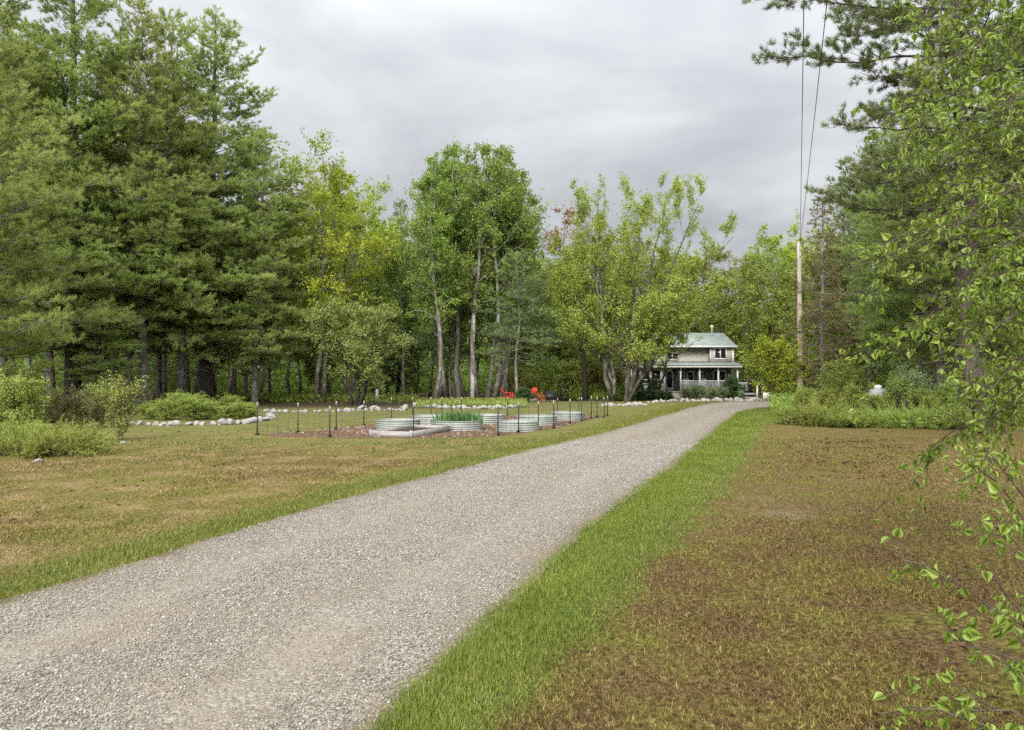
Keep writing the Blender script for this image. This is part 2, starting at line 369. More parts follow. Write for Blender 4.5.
M['white'] = plain('white_paint', (0.5610, 0.5525, 0.5270), .5, .3, .05)
def clap(name, a):
    n = NT(name); v = n.obj(); sx = n.N.new('ShaderNodeSeparateXYZ'); n.L.new(v, sx.inputs[0])
    s_ = n.math('FRACT', n.math('MULTIPLY', sx.outputs[2], 6.5)); f = n.noise(3, 4)
    c = n.mix(n.math('MULTIPLY', f, .3), a, tuple(k * .75 for k in a))
    return n.done(n.pbr(c, .7, .2, 0, n.bump(s_, .35, .012)))
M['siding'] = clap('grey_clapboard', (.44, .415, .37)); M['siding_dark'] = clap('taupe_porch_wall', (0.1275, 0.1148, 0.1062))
def metalroof():
    n = NT('green_metal_roof'); v = n.obj(); sx = n.N.new('ShaderNodeSeparateXYZ'); n.L.new(v, sx.inputs[0])
    s_ = n.math('FRACT', n.math('MULTIPLY', sx.outputs[0], 2.5)); f = n.noise(1.5, 4)
    c = n.ramp(f, [(.3, (0.1615, 0.1955, 0.1785)), (.7, (0.2295, 0.2550, 0.2380))])
    return n.done(n.pbr(c, .45, .4, .1, n.bump(n.ramp(s_, [(.88, 0.), (.93, 1.)]), .6, .03)))
M['roof'] = metalroof()
M['glass'] = plain('window_glass', (.012, .014, .015), .06, .6, .2)
M['deck'] = plain('deck_boards', (.24, .22, .20), .8, .2)
M['baluster'] = plain('painted_balusters', (.33, .33, .345), .6, .25, .05)
M['darkdoor'] = plain('taupe_door', (.16, .145, .13), .5, .3)
def polewood():
    n = NT('weathered_pole'); v = n.scaled((9, 9, .8)); f = n.noise(1., 5, .7, v); big = n.noise(.25, 3)
    sx = n.N.new('ShaderNodeSeparateXYZ'); n.L.new(n.obj(), sx.inputs[0])
    c = n.ramp(f, [(.3, (.23, .165, .115)), (.7, (.46, .36, .275))])
    c = n.mix(n.ramp(sx.outputs[2], [(.0, 0.), (1., 1.)]) , c, c)
    top = n.N.new('ShaderNodeMapRange'); top.inputs[1].default_value = 4; top.inputs[2].default_value = 9.5; n.L.new(sx.outputs[2], top.inputs[0])
    c = n.mix(top.outputs[0], c, n.ramp(f, [(.3, (.27, .24, .21)), (.7, (.42, .385, .345))]))
    return n.done(n.pbr(c, .85, .2, 0, n.bump(f, .6, .02)))
M['pole'] = polewood()
M['wire'] = plain('black_cable', (.02, .02, .02), .5, .3)
M['fencewire'] = plain('thin_fence_wire', (.06, .07, .06), .5, .3)
M['tpost'] = plain('green_steel_post', (.022, .03, .022), .6, .3)
M['tip'] = plain('cream_post_tip', (.24, .225, .16), .6, .3)
def galv():
    n = NT('galvanised_steel'); f = n.noise(4, 4); c = n.ramp(f, [(.3, (.185, .20, .18)), (.7, (.26, .278, .25))])
    return n.done(n.pbr(c, .6, .35, .15))
M['galv'] = galv()
M['soil'] = plain('dark_garden_soil', (.05, .035, .024), .95, .1, .35, 30)
def oldwood():
    n = NT('weathered_plank'); v = n.scaled((1.5, 14, 14)); f = n.noise(1., 5, .7, v)
    return n.done(n.pbr(n.ramp(f, [(.3, (.16, .145, .135)), (.7, (.37, .345, .325))]), .9, .15, 0, n.bump(f, .5, .01)))
M['plank'] = oldwood()
M['red'] = plain('red_plastic', (.42, .022, .014), .45, .35, .08)
M['black'] = plain('black_cover', (.012, .012, .013), .5, .3)
M['orange'] = leaf_mat('orange_leaves', (.40, .13, .03), (.55, .2, .05), (.6, .3, .1), trans=.3)
M['tank'] = plain('white_tank_paint', (.27, .27, .27), .4, .4, .1)
M['tankgrey'] = plain('grey_tank_steel', (.33, .32, .31), .6, .3, .15)
M['barrel'] = plain('grey_barrel_plastic', (.27, .27, .30), .6, .3, .25)
M['navy'] = plain('navy_tarp', (.015, .018, .035), .6, .3, .3)
M['sign'] = plain('sign_white', (.72, .72, .66), .5, .3, .03)
M['ink'] = plain('sign_black', (.03, .03, .03), .6, .2, .05)
M['litter'] = leaf_mat('fallen_leaf_litter', (.016, .010, .007), (.04, .024, .013), (.16, .11, .06), trans=.05, rough=.9, spec=.05)

# ------------------------------------------------------------------ ground sheet
def grid_axis(a, b, fine0, fine1, st, n):
    return np.r_[-np.geomspace(-(a), -(fine0), n)[:-1] if a < 0 else [], np.arange(fine0, fine1, st), np.geomspace(fine1, b, n)]
xs = np.r_[-np.geomspace(900, 22, 16)[:-1], np.arange(-22, 24, .33), np.geomspace(24, 900, 16)]
ys = np.r_[-np.geomspace(300, 4, 8)[:-1], np.arange(-4, 58, .33), np.geomspace(58, 1600, 18)]
XX, YY = np.meshgrid(xs, ys); fx_, fy_ = XX.ravel(), YY.ravel()
eR = edge_signed(fx_, fy_, RFINE, True); eL = edge_signed(fx_, fy_, LFINE, False)
inroad = (eR < 0) & (eL < 0) & (fy_ < 60)
GARD = [(gx(258, 21), 20.6), (gx(330, 20.3), 19.7), (gx(413, 20), 19.6), (gx(498, 20.4), 20.1), (gx(555, 23.6), 23.3), (gx(608, 31.5), 31.4), (gx(579, 32), 31.8), (gx(413, 30), 30.2), (gx(364, 25), 25)]
def inpoly(x, y, poly):
    r = np.zeros(len(x), bool); n = len(poly)
    for i in range(n):
        (x1, y1), (x2, y2) = poly[i], poly[(i + 1) % n]
        c = ((y1 > y) != (y2 > y)) & (x < (x2 - x1) * (y - y1) / (y2 - y1 + 1e-12) + x1); r ^= c
    return r
def g_attrs(x, y, eR, eL):
    right = eR > 0
    wR = .50 + .62 * sstep(3.4, 8.5, y) + .3 * sstep(9, 30, y) + .35 * (vnoise(x, y, 1.6) - .5)
    vr = np.where(right, 1 - sstep(wR * .35, wR * 1.6, eR), 0)
    island = np.where(right, sstep(25, 33, y) * (1 - sstep(2.2, 4.5, eR)) , 0)
    wL = 1.0 + .3 * (vnoise(x, y, 1.4) - .5)
    vl = np.where(~right & (eL > 0), (1 - sstep(wL * .35, wL * 1.1, eL)) * .9, 0)
    verge = np.maximum(np.maximum(vr, island), vl)
    tan = np.where(right, .75 * sstep(5.5, 11, y) * (.25 + .75 * vnoise(x, y, 2.4)), 1) * (1 - sstep(24, 34, y) * .5)
    lawn = np.where(right, .30 * vnoise(x, y, 1.7) + .12 * sstep(7, 12, y) * vnoise(x, y, 3), (sstep(13, 24, y) * .62 + .5 * vnoise(x, y, 3.) * sstep(5, 9, y)))
    mulch = inpoly(x, y, GARD).astype(float)
    # woodland floor: beyond the mown clearing
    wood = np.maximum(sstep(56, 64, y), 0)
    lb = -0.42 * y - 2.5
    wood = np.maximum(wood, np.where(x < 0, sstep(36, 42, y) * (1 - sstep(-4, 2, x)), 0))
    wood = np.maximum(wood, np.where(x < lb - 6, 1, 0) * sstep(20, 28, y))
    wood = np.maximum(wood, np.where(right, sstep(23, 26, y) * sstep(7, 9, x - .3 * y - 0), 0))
    bare = np.where(right, np.exp(-(((x - 3.3) / .5) ** 2 + ((y - 9.0) / 1.3) ** 2)) + .9 * np.exp(-(((x - 4.2) / .45) ** 2 + ((y - 8.9) / .35) ** 2)) + .5 * np.exp(-(((eR - 1.5) / .25) ** 2)) * vnoise(x, y, .7), .25 * vnoise(x, y, 2.))
    return dict(verge=verge, tan=tan, mulch=mulch, wood=np.clip(wood, 0, 1), lawn=lawn, bare=bare)
def add_attrs(me, at_):
    for k, v in at_.items():
        a = me.attributes.new(k, 'FLOAT', 'POINT'); a.data.foreach_set('value', np.asarray(v, np.float32))
zz = tz(fx_, fy_) + .05 * (vnoise(fx_, fy_, 1.1) - .5) * sstep(.6, 2.5, np.minimum(np.where(eR > 0, eR, 99), np.where(eL > 0, eL, 99)))
zz = np.where(inroad, zz - .03, zz)
g = Geo(); W_ = len(xs); ii = np.arange(len(fx_)).reshape(len(ys), W_)
g.add(np.c_[fx_, fy_, zz], np.stack([ii[:-1, :-1], ii[:-1, 1:], ii[1:, 1:], ii[1:, :-1]], -1).reshape(-1, 4))
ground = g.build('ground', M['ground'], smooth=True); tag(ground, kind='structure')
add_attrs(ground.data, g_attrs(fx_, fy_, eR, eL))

# ------------------------------------------------------------------ driveway
def driveway():
    n, mcols = 420, 24
    a = resample(LEFT, n); b = resample(RIGHT, n)
    # same-station pairing: match right edge points to left by nearest
    idx = [int(np.argmin(((b - p) ** 2).sum(1))) for p in a]
    idx = np.maximum.accumulate(np.array(idx)); idx = np.convolve(np.pad(idx, 6, mode='edge'), np.ones(13) / 13, 'valid')
    bb = np.c_[np.interp(idx, np.arange(n), b[:, 0]), np.interp(idx, np.arange(n), b[:, 1])]
    wob = lambda p, sgn: (vnoise(p[:, 0] + sgn * 50, p[:, 1], .5) - .5) * .16 + (vnoise(p[:, 0], p[:, 1] + sgn * 90, 2.1) - .5) * .3
    dvec = norm(bb - a)
    a2 = a + dvec * wob(a, 1)[:, None] * .6; b2 = bb + dvec * wob(bb, -1)[:, None] * .6
    t = np.linspace(0, 1, mcols)
    P = a2[:, None] * (1 - t)[None, :, None] + b2[:, None] * t[None, :, None]
    x, y = P[..., 0].ravel(), P[..., 1].ravel()
    tt = np.tile(t, n)
    z = tz(x, y) + .012 + .02 * np.sin(np.pi * tt) - .012 * np.exp(-((tt - .28) / .08) ** 2) - .012 * np.exp(-((tt - .74) / .08) ** 2)
    q = np.arange(n * mcols).reshape(n, mcols)
    g = Geo(); g.add(np.c_[x, y, z], np.stack([q[:-1, :-1], q[:-1, 1:], q[1:, 1:], q[1:, :-1]], -1).reshape(-1, 4))
    o = g.build('driveway', M['gravel'], smooth=True); tag(o, kind='structure')
    at_ = o.data.attributes.new('across', 'FLOAT', 'POINT'); at_.data.foreach_set('value', tt.astype(np.float32))
    # loose stones near the camera
    gg = Geo(); r = np.random.default_rng(3)
    N = 620000
    y = 2.6 + (r.random(N) ** 2.1) * 16
    x = r.uniform(-6, 5, N)
    k = (np.abs(x / y) < .78)
    x, y = x[k], y[k]
    e1 = edge_signed(x, y, RFINE, True); e2 = edge_signed(x, y, LFINE, False)
    j = r.normal(0, .05, len(x))
    # stones in the road, some spilled along both edges
    k = (np.maximum(e1, e2) < np.abs(j) * .9 - .02)
    x, y, e1, e2 = x[k], y[k], e1[k], e2[k]
    w = np.clip(-e2 / np.maximum(-e2 - e1, .1), 0, 1)
    edge_ = np.minimum(-e1, -e2); keep = r.random(len(x)) < (.35 + .75 * vnoise(x, y, .9)) * (.25 + .75 * sstep(.0, .38, edge_ + .25 * (vnoise(x, y, .5) - .5))) - .55 * (np.exp(-((w - .28) / .09) ** 2) + np.exp(-((w - .74) / .09) ** 2)) * vnoise(x, y, 1.5)
    x, y, w, edge_ = x[keep], y[keep], w[keep], edge_[keep]
    s_ = (.004 + .0062 * r.random(len(x)) ** 2) * (1 + .06 * np.clip(y - 4, 0, 12))
    z = tz(x, y) + .012 + .02 * np.sin(np.pi * w) - .012 * np.exp(-((w - .28) / .08) ** 2) - .012 * np.exp(-((w - .74) / .08) ** 2) + s_ * .3
    oc = np.array([(1, 0, 0), (0, 1, 0), (-1, 0, 0), (0, -1, 0), (0, 0, .75), (0, 0, -.75)], float)
    V = oc[None] * (1 + .5 * (r.random((len(x), 6, 1)) - .5))
    th = r.uniform(0, 6.28, len(x)); c_, s2 = np.cos(th), np.sin(th)
    asp = r.uniform(.65, 1.1, len(x))
    vx = V[..., 0] * s_[:, None] * 1.15; vy = V[..., 1] * (s_ * asp)[:, None]; vz = V[..., 2] * s_[:, None] + V[..., 0] * (s_ * r.normal(0, .25, len(x)))[:, None]
    Vw = np.stack([vx * c_[:, None] - vy * s2[:, None] + x[:, None], vx * s2[:, None] + vy * c_[:, None] + y[:, None], vz + z[:, None]], -1)
    of = np.array([(0, 1, 4), (1, 2, 4), (2, 3, 4), (3, 0, 4), (1, 0, 5), (2, 1, 5), (3, 2, 5), (0, 3, 5)])
    F = (np.arange(len(x)) * 6)[:, None, None] + of[None]
    gg.add(Vw.reshape(-1, 3), F.reshape(-1, 3), np.repeat(np.clip(r.beta(2, 2.2, len(x)), 0, 1), 6))
    o2 = gg.build('gravel', M['pebble']); tag(o2, 'loose grey crushed stones covering the driveway', 'gravel', kind='stuff')
    print('stones', len(x))
driveway()
g = Geo()
# stone path from the driveway to the porch steps
px0 = np.linspace(0, 1, 12)
pp = np.c_[gx(690, 57) + px0 * (gx(676, 64) - gx(690, 57)), 52 + px0 * 12.3]
v = np.concatenate([np.c_[pp[:, 0] - .6, pp[:, 1], tz(pp[:, 0], pp[:, 1]) + .03], np.c_[pp[:, 0] + .6, pp[:, 1], tz(pp[:, 0], pp[:, 1]) + .03]])
g.add(v, np.array([(i, 12 + i, 13 + i, i + 1) for i in range(11)])); tag(g.build('path', M['gravel']), kind='structure')

# ------------------------------------------------------------------ grass and thatch
def blades_ground(g, x, y, h, w, tint, r, lean=.5):
    n = len(x); z = tz(x, y)
    az = r.uniform(0, 6.28, n); le = h * lean * r.random(n)
    d = np.c_[np.cos(az), np.sin(az)]; sdv = np.c_[-d[:, 1], d[:, 0]]
    b = np.c_[x, y, z - .003]
    off = np.c_[sdv * (w / 2)[:, None], np.zeros(n)]
    mid = b + np.c_[d * (le * .35)[:, None], h * .55]; tip = b + np.c_[d * le[:, None], h]
    V = np.stack([b - off, b + off, mid + off * .7, mid - off * .7, tip], 1)
    f = np.arange(n)[:, None] * 5
    g.add(V.reshape(-1, 3), [f + np.array([[0, 1, 2, 3]]), f + np.array([[3, 2, 4]])], np.repeat(tint, 5))
def verge(name, F, right, wmax, n, mat, hmul, label, seed):
    r = np.random.default_rng(seed); g = Geo()
    T = norm(np.gradient(F, axis=0)); Nn = np.c_[T[:, 1], -T[:, 0]] * (1 if right else -1)
    keep = (F[:, 1] > 2.0) & (F[:, 1] < 50); F, Nn = F[keep], Nn[keep]
    # more blades near the camera, fewer and wider ones far away
    i = (r.random(n) ** 2.6 * (len(F) - 1)); i0 = i.astype(int)
    fr = (i - i0)[:, None]; base = F[i0] * (1 - fr) + F[np.minimum(i0 + 1, len(F) - 1)] * fr
    wl = wmax * ((.38 + .50 * sstep(3.2, 8.5, base[:, 1])) if right else 1.0) * (1 + .4 * sstep(9, 30, base[:, 1])); u = r.random(n) ** 1.2 * wl * 1.8 - .07 + r.normal(0, .04, n)
    p = base + Nn[i0] * u[:, None]; x, y = p[:, 0], p[:, 1]
    e = u / wl; den = (1 - sstep(.28, .95, e) + .16 * (vnoise(x + 3, y + 5, .9) > .55) * (1 - sstep(.9, 1.8, e))) * (.55 + .75 * vnoise(x, y, .7)) * (.6 + .7 * vnoise(x + 9, y, .22))
    den *= (.45 + .55 * sstep(-.08, .15, u))
    k = (r.random(n) < den) & (np.abs(x / np.maximum(y, .1)) < .8)
    x, y, e = x[k], y[k], e[k]
    sc_ = 1 + .045 * np.clip(y - 4, 0, 40)
    h = (.018 + .055 * r.random(len(x)) ** 1.5) * hmul * (1 - .6 * np.clip(e, 0, 1)) * (.6 + .8 * vnoise(x, y, .45))
    w = (.0034 + .003 * r.random(len(x))) * sc_
    tint = np.clip(r.random(len(x)) * .7 + .35 * vnoise(x, y, .6) * 1. - .05 + (r.random(len(x)) < .05 + .14 * e) * .5, 0, 1)
    blades_ground(g, x, y, h * sc_ ** .35, w, tint, r, 1.0)
    tag(g.build(name, mat), label, 'grass', kind='stuff')
verge('grass', RFINE, True, 1.6, 900000, M['grass'], .82, 'bright green grass strip along the right edge of the gravel driveway', 5)
verge('grass', LFINE, False, 1.35, 380000, M['grass2'], .8, 'yellow green grass strip along the left edge of the gravel driveway', 6)
def thatch():
    r = np.random.default_rng(8); g = Geo(); N = 700000
    y = 2.7 + r.random(N) ** 2.0 * 17; x = r.uniform(-1, 1, N) * .75 * y
    e1 = edge_signed(x, y, RFINE, True); e2 = edge_signed(x, y, LFINE, False)
    k = (np.maximum(e1, e2) > .25) & (r.random(N) < .3 + .9 * vnoise(x, y, .35) * (.4 + .8 * vnoise(x, y, 1.3)))
    x, y, e1, e2 = x[k], y[k], e1[k], e2[k]; n = len(x); sc_ = 1 + .08 * np.clip(y - 4, 0, 16)
    h = (.008 + .026 * r.random(n) ** 2) * sc_ ** .5; w = (.0028 + .003 * r.random(n)) * sc_
    blades_ground(g, x, y, h, w, np.clip(r.normal(.48, .28, n), 0, 1), r, 2.6)
    o = g.build('dead_grass', M['thatch']); tag(o, 'short dry thatch and moss over the clearing', 'grass', kind='stuff')
    at_ = g_attrs(x, y, e1, e2); add_attrs(o.data, {k: np.repeat(v, 5) for k, v in at_.items()})
    print('thatch', n)
thatch()
def litter():
    r = np.random.default_rng(10); g = Geo(); n = 900
    y = 3.2 + r.random(n) ** 1.1 * 19; x = r.uniform(-.9, .78, n) * y
    e1 = edge_signed(x, y, RFINE, True); e2 = edge_signed(x, y, LFINE, False)
    k = ((np.maximum(e1, e2) > 2.0) & (vnoise(x, y, 2.2) > .4)) | ((e1 > 1.2) & (r.random(n) < .12)); x, y = x[k], y[k]; n = len(x)
    # darker drifts of old leaves in the far half of the right clearing
    cx, cy = r.uniform(790, 905, 34), r.uniform(11.5, 19.5, 34); m = np.repeat(np.arange(34), 9)
    yy = cy[m] + r.normal(0, .12, len(m)); xx = gx(cx[m], cy[m]) + r.normal(0, .22, len(m)); x = np.r_[x, xx]; y = np.r_[y, yy]; n = len(x)
    c = np.c_[x, y, tz(x, y) + .022]; d = np.c_[r.normal(size=(n, 2)), r.normal(0, .2, n)]
    nn = np.c_[r.normal(0, .4, (n, 2)), np.ones(n)]
    g.leaves(c, d, nn, r.uniform(.025, .07, n) * (1 + .04 * y), r.uniform(.012, .035, n) * (1 + .04 * y), r.random(n) ** 1.5, .3)
    tag(g.build('leaf_litter', M['litter']), 'dark fallen leaves and bark bits scattered on the ground', 'leaf litter', kind='stuff')
litter()

# ------------------------------------------------------------------ tree generators (vectorised)
def lerp_path(P, i, t):
    K = P.shape[1]; u = np.clip(t, 0, .9999) * (K - 1); k = u.astype(int); f = (u - k)[:, None]
    a, b = P[i, k], P[i, k + 1]; return a * (1 - f) + b * f, norm(b - a)
def paths(p0, d, L, K, up, wob, r):
    s = np.linspace(0, 1, K); n = len(p0); d = norm(d)
    up = np.broadcast_to(up, (n,)); wb = np.cumsum(r.normal(0, 1, (n, K, 3)), 1) * s[None, :, None] ** .5 * wob / K ** .5
    return p0[:, None] + (d[:, None] * s[None, :, None] + UP * (up[:, None] * s ** 2)[..., None] + wb) * np.asarray(L)[:, None, None]
def around(T, ang, az):
    ref = np.where(np.abs(T[:, 2:3]) > .92, np.array([1., 0, 0]), UP); A = norm(np.cross(T, ref)); B = np.cross(T, A)
    return norm(T * np.cos(ang)[:, None] + (A * np.cos(az)[:, None] + B * np.sin(az)[:, None]) * np.sin(ang)[:, None])
def taper(r0, K, end=.15): return np.asarray(r0)[:, None] * np.linspace(1, end, K)[None]

def deciduous(name, seed, H, Rc, cb, n_limb, n_sub, n_twig, n_leaf, leaf, mat, bark, cat='tree', stems=None, prof=None, elev=(20, 60), up=.18,
              r0=.18, spread=.1, droop=0.0, twl=.75, sidey=(35, 60), sublen=.5, lean=(0, 0), keep=1.0, leafup=.6, bend=1.15, zmin=None):
    r = np.random.default_rng(seed); root = empty(name); tag(root, cat=cat)
    prof = prof or (lambda t: np.sin(np.pi * np.clip(t * .85 + .12, 0, 1)) ** .7)
    stems = stems or [(0, 0, lean[0], lean[1], 1.0)]
    S = np.array(stems, float); K = 9; s = np.linspace(0, 1, K)
    ST = np.zeros((len(S), K, 3))
    for i, (bx, by, lx, ly, hh) in enumerate(S):
        w = np.cumsum(r.normal(0, .02, (K, 2)), 0) * H
        w[0] = 0
        ST[i, :, 0] = bx + lx * s ** bend + w[:, 0] * .5; ST[i, :, 1] = by + ly * s ** bend + w[:, 1] * .5; ST[i, :, 2] = s * H * hh * .93 - .05
    rr = r0 * S[:, 4]
    tg = Geo(); rad = np.asarray(rr)[:, None] * (np.linspace(1, .12, K) ** .9)[None]; rad[:, 0] *= 1.35
    tg.tubes(ST, rad, 9)
    nl = n_limb
    i = np.repeat(np.arange(len(S)), nl); q = np.tile(np.linspace(0, 1, nl), len(S)) + r.normal(0, .02, nl * len(S)); q = np.clip(q, 0, 1)
    t = cb + (0.97 - cb) * q; pos, tan = lerp_path(ST, i, t)
    az = np.arange(len(i)) * 2.39996 + r.normal(0, .35, len(i)) + i * 1.1
    el = R(elev[0]) + (R(elev[1]) - R(elev[0])) * q + r.normal(0, .14, len(i))
    d = np.c_[np.cos(az) * np.cos(el), np.sin(az) * np.cos(el), np.sin(el)]
    L = Rc * prof(q) * r.uniform(.75, 1.15, len(i)) * S[i, 4]
    LB = paths(pos, norm(d + tan * .15), L, 7, up, .16, r)
    lr = np.clip(rr[i] * (1 - t) * .75 + .012, .01, .3) * np.clip(L / Rc, .4, 1)
    tg.tubes(LB, taper(lr, 7), 6, cap=False)
    # second order
    ncnt = np.maximum(np.round(n_sub * (L / L.mean()) ** 1.3), 2).astype(int); j = np.repeat(np.arange(len(LB)), ncnt); t2 = r.uniform(.18, 1.0, len(j)); p2, tan2 = lerp_path(LB, j, t2)
    d2 = around(tan2, R(1) * r.uniform(sidey[0], sidey[1], len(j)), r.uniform(0, 6.28, len(j)))
    L2 = np.maximum(L[j] * sublen * (1 - t2 * .55) * r.uniform(.6, 1.2, len(j)), .25)
    SB = paths(p2, d2, L2, 5, up * .8 - droop, .18, r); sr = np.clip(lr[j] * (1 - t2) * .5 + .006, .005, .06)
    tg.tubes(SB, taper(sr, 5), 4, cap=False)
    # twigs
    k = np.repeat(np.arange(len(SB)), n_twig); t3 = r.uniform(.15, 1, len(k)); p3, tan3 = lerp_path(SB, k, t3)
    d3 = around(tan3, R(1) * r.uniform(25, 65, len(k)), r.uniform(0, 6.28, len(k)))
    L3 = np.clip(L2[k] * .5 * r.uniform(.5, 1.2, len(k)), .12, 1.1) * twl / .75
    TW = paths(p3, d3, L3, 4, up * .4 - droop, .15, r)
    if zmin is not None:
        ok = TW[:, -1, 2] > zmin + .35 * r.normal(size=len(TW)); TW = TW[ok]; k = k[ok]
    tw = r.random(len(TW)) < .5
    tg.tubes(TW[tw], taper(np.full(tw.sum(), .006), 4, .4), 3, cap=False)
    trunk = tg.build('trunk', bark, root, smooth=True)
    # leaves
    lg = Geo(); m = np.repeat(np.arange(len(TW)), n_leaf)
    if keep < 1: m = m[r.random(len(m)) < keep]
    c, tt = lerp_path(TW, m, r.uniform(.1, 1.0, len(m))); c = c + r.normal(0, leaf * .75, c.shape)
    dd = norm(tt + r.normal(0, .7, c.shape) + UP * (-.25)); nn = norm(r.normal(0, .75, c.shape) + UP * leafup)
    clump = r.random(len(LB))[j][k][m] * .35 + r.random(len(SB))[k][m] * .35
    l = leaf * r.uniform(.65, 1.25, len(m))
    lg.leaves(c, dd, nn, l, l * r.uniform(.55, .8, len(m)), np.clip(clump + r.random(len(m)) * .35, 0, 1))
    lg.build('crown', mat, root)
    return root

def conifer(name, seed, H, Rc, cb, spacing, per, mat, bark, r0=.25, nl=.14, nw=.022, nper=8, tsp=.22, elev=(-8, 45), up=.16, prof=None, cat='tree',
            sub_t=.22, subang=(40, 65), sublen=.42, dead=.0, pend=0.0, flat=1.0, density=1.0, lean=(0, 0), topbare=0, plume=.75, side=None, sprk=.5):
    r = np.random.default_rng(seed); root = empty(name); tag(root, cat=cat)
    prof = prof or (lambda t: np.clip(1 - t, 0, 1) ** .62 * (.55 + .45 * np.clip(t / .2, 0, 1)) + .04)
    K = 12; s = np.linspace(0, 1, K); ST = np.zeros((1, K, 3)); w = np.cumsum(r.normal(0, .006, (K, 2)), 0) * H; w[0] = 0
    ST[0, :, 0] = w[:, 0] + lean[0] * s; ST[0, :, 1] = w[:, 1] + lean[1] * s; ST[0, :, 2] = s * H - .05
    tg = Geo(); rad = (r0 * (1 - s * .93))[None].copy(); rad[:, 0] *= 1.25; tg.tubes(ST, rad, 10)
    lev = np.arange(cb * H, H * .985, spacing) / H; t = np.repeat(lev, per) + r.normal(0, spacing * .22 / H, len(lev) * per); t = np.clip(t, .02, .99)
    n = len(t); i = np.zeros(n, int); q = np.clip((t - cb) / (1 - cb), 0, 1); pos, tan = lerp_path(ST, i, t)
    az = np.tile(np.arange(per) * 2 * np.pi / per, len(lev)) + np.repeat(r.uniform(0, 6.28, len(lev)), per) + r.normal(0, .3, n)
    el = R(elev[0]) + (R(elev[1]) - R(elev[0])) * q ** 1.3 + r.normal(0, .1, n)
    d = np.c_[np.cos(az) * np.cos(el), np.sin(az) * np.cos(el), np.sin(el)]
    L = Rc * prof(q) * r.uniform(.55, 1.15, n)
    if side: L = L * (1 + side[1] * np.cos(az - side[0]))
    k = r.random(n) < .93; pos, d, L, t, q, n = pos[k], d[k], L[k], t[k], q[k], int(k.sum())
    B = paths(pos, d, L, 7, up - .10 * (1 - q), .07, r)
    br = np.clip(r0 * .30 * (1 - t) * L / max(L.max(), .1) + .010, .008, .12); tg.tubes(B, taper(br, 7), 5, cap=False)
    # flat side sprays
    ns = np.maximum((L / spacing * 2.6 * density * 1.2).astype(int), 3); j = np.repeat(np.arange(n), ns); t2 = r.uniform(sub_t, 1.0, len(j)) ** .9
    p2, tan2 = lerp_path(B, j, t2); hz = norm(np.cross(tan2, UP)); sg = r.choice([-1, 1], len(j)); a = R(1) * r.uniform(subang[0], subang[1], len(j)); a = np.where(t2 > .93, a * .3, a)
    vert = np.cross(hz, tan2) * -1
    d2 = norm(tan2 * np.cos(a)[:, None] + hz * (sg * np.sin(a))[:, None] + vert * r.normal(0, .22 / flat, len(j))[:, None] + UP * .05)
    L2 = np.clip(L[j] * sublen * (1.05 - t2 * .75) * r.uniform(.6, 1.25, len(j)), .2, 2.6)
    S2 = paths(p2, d2, L2, 5, .10 - pend, .1, r); tg.tubes(S2, taper(np.full(len(S2), .009), 5, .35), 3, cap=False)
    # tertiary twigs
    n3 = np.maximum((L2 / tsp * .8).astype(int), 1); k3 = np.repeat(np.arange(len(S2)), n3); t3 = r.uniform(.15, 1, len(k3)); p3, tan3 = lerp_path(S2, k3, t3)
    hz3 = norm(np.cross(tan3, UP)); sg = r.choice([-1, 1], len(k3)); a = R(1) * r.uniform(20, 60, len(k3))
    d3 = norm(tan3 * np.cos(a)[:, None] + hz3 * (sg * np.sin(a))[:, None] + r.normal(0, .2 / flat, (len(k3), 3)) + UP * (.18 - pend)); L3 = r.uniform(.5, 1.3, len(k3)) * tsp * 1.6
    # tufts: at twig ends and along the sprays
    nt = 2; kk = np.repeat(np.arange(len(k3)), nt); u = np.tile(np.array([.55, 1.0]), len(k3)); c = p3[kk] + d3[kk] * (L3[kk] * u)[:, None]; dt = d3[kk]
    ct = r.random(n)[j][k3][kk] * .4 + r.random(len(S2))[k3][kk] * .3
    m = np.repeat(np.arange(len(c)), nper)
    nd = norm(dt[m] * plume + UP * (.30 - pend) + r.normal(0, sprk, (len(m), 3)))
    lg = Geo(); lg.blades(c[m] + r.normal(0, .025, (len(m), 3)), nd, nl * r.uniform(.7, 1.2, len(m)), nw, np.clip(ct[m] + r.random(len(m)) * .4, 0, 1), r)
    if dead:
        nd_ = int(dead); tt_ = r.uniform(.06, cb + .12, nd_); p, _ = lerp_path(ST, np.zeros(nd_, int), tt_); az = r.uniform(0, 6.28, nd_)
        dd = np.c_[np.cos(az), np.sin(az), r.uniform(-.35, .35, nd_)]; DB = paths(p, dd, r.uniform(.6, 2.6, nd_), 5, -.15, .2, r)
        tg.tubes(DB, taper(r.uniform(.012, .03, nd_), 5, .25), 4, cap=False)
        jj = np.repeat(np.arange(nd_), 4); p, tn = lerp_path(DB, jj, r.uniform(.3, 1, len(jj))); D2 = paths(p, around(tn, R(1) * r.uniform(30, 60, len(jj)), r.uniform(0, 6.28, len(jj))), r.uniform(.2, .7, len(jj)), 3, -.1, .15, r)
        tg.tubes(D2, taper(np.full(len(jj), .008), 3, .3), 3, cap=False)
    tg.build('trunk', bark, root, smooth=True); lg.build('crown', mat, root)
    print(name, 'needles', len(m)); return root
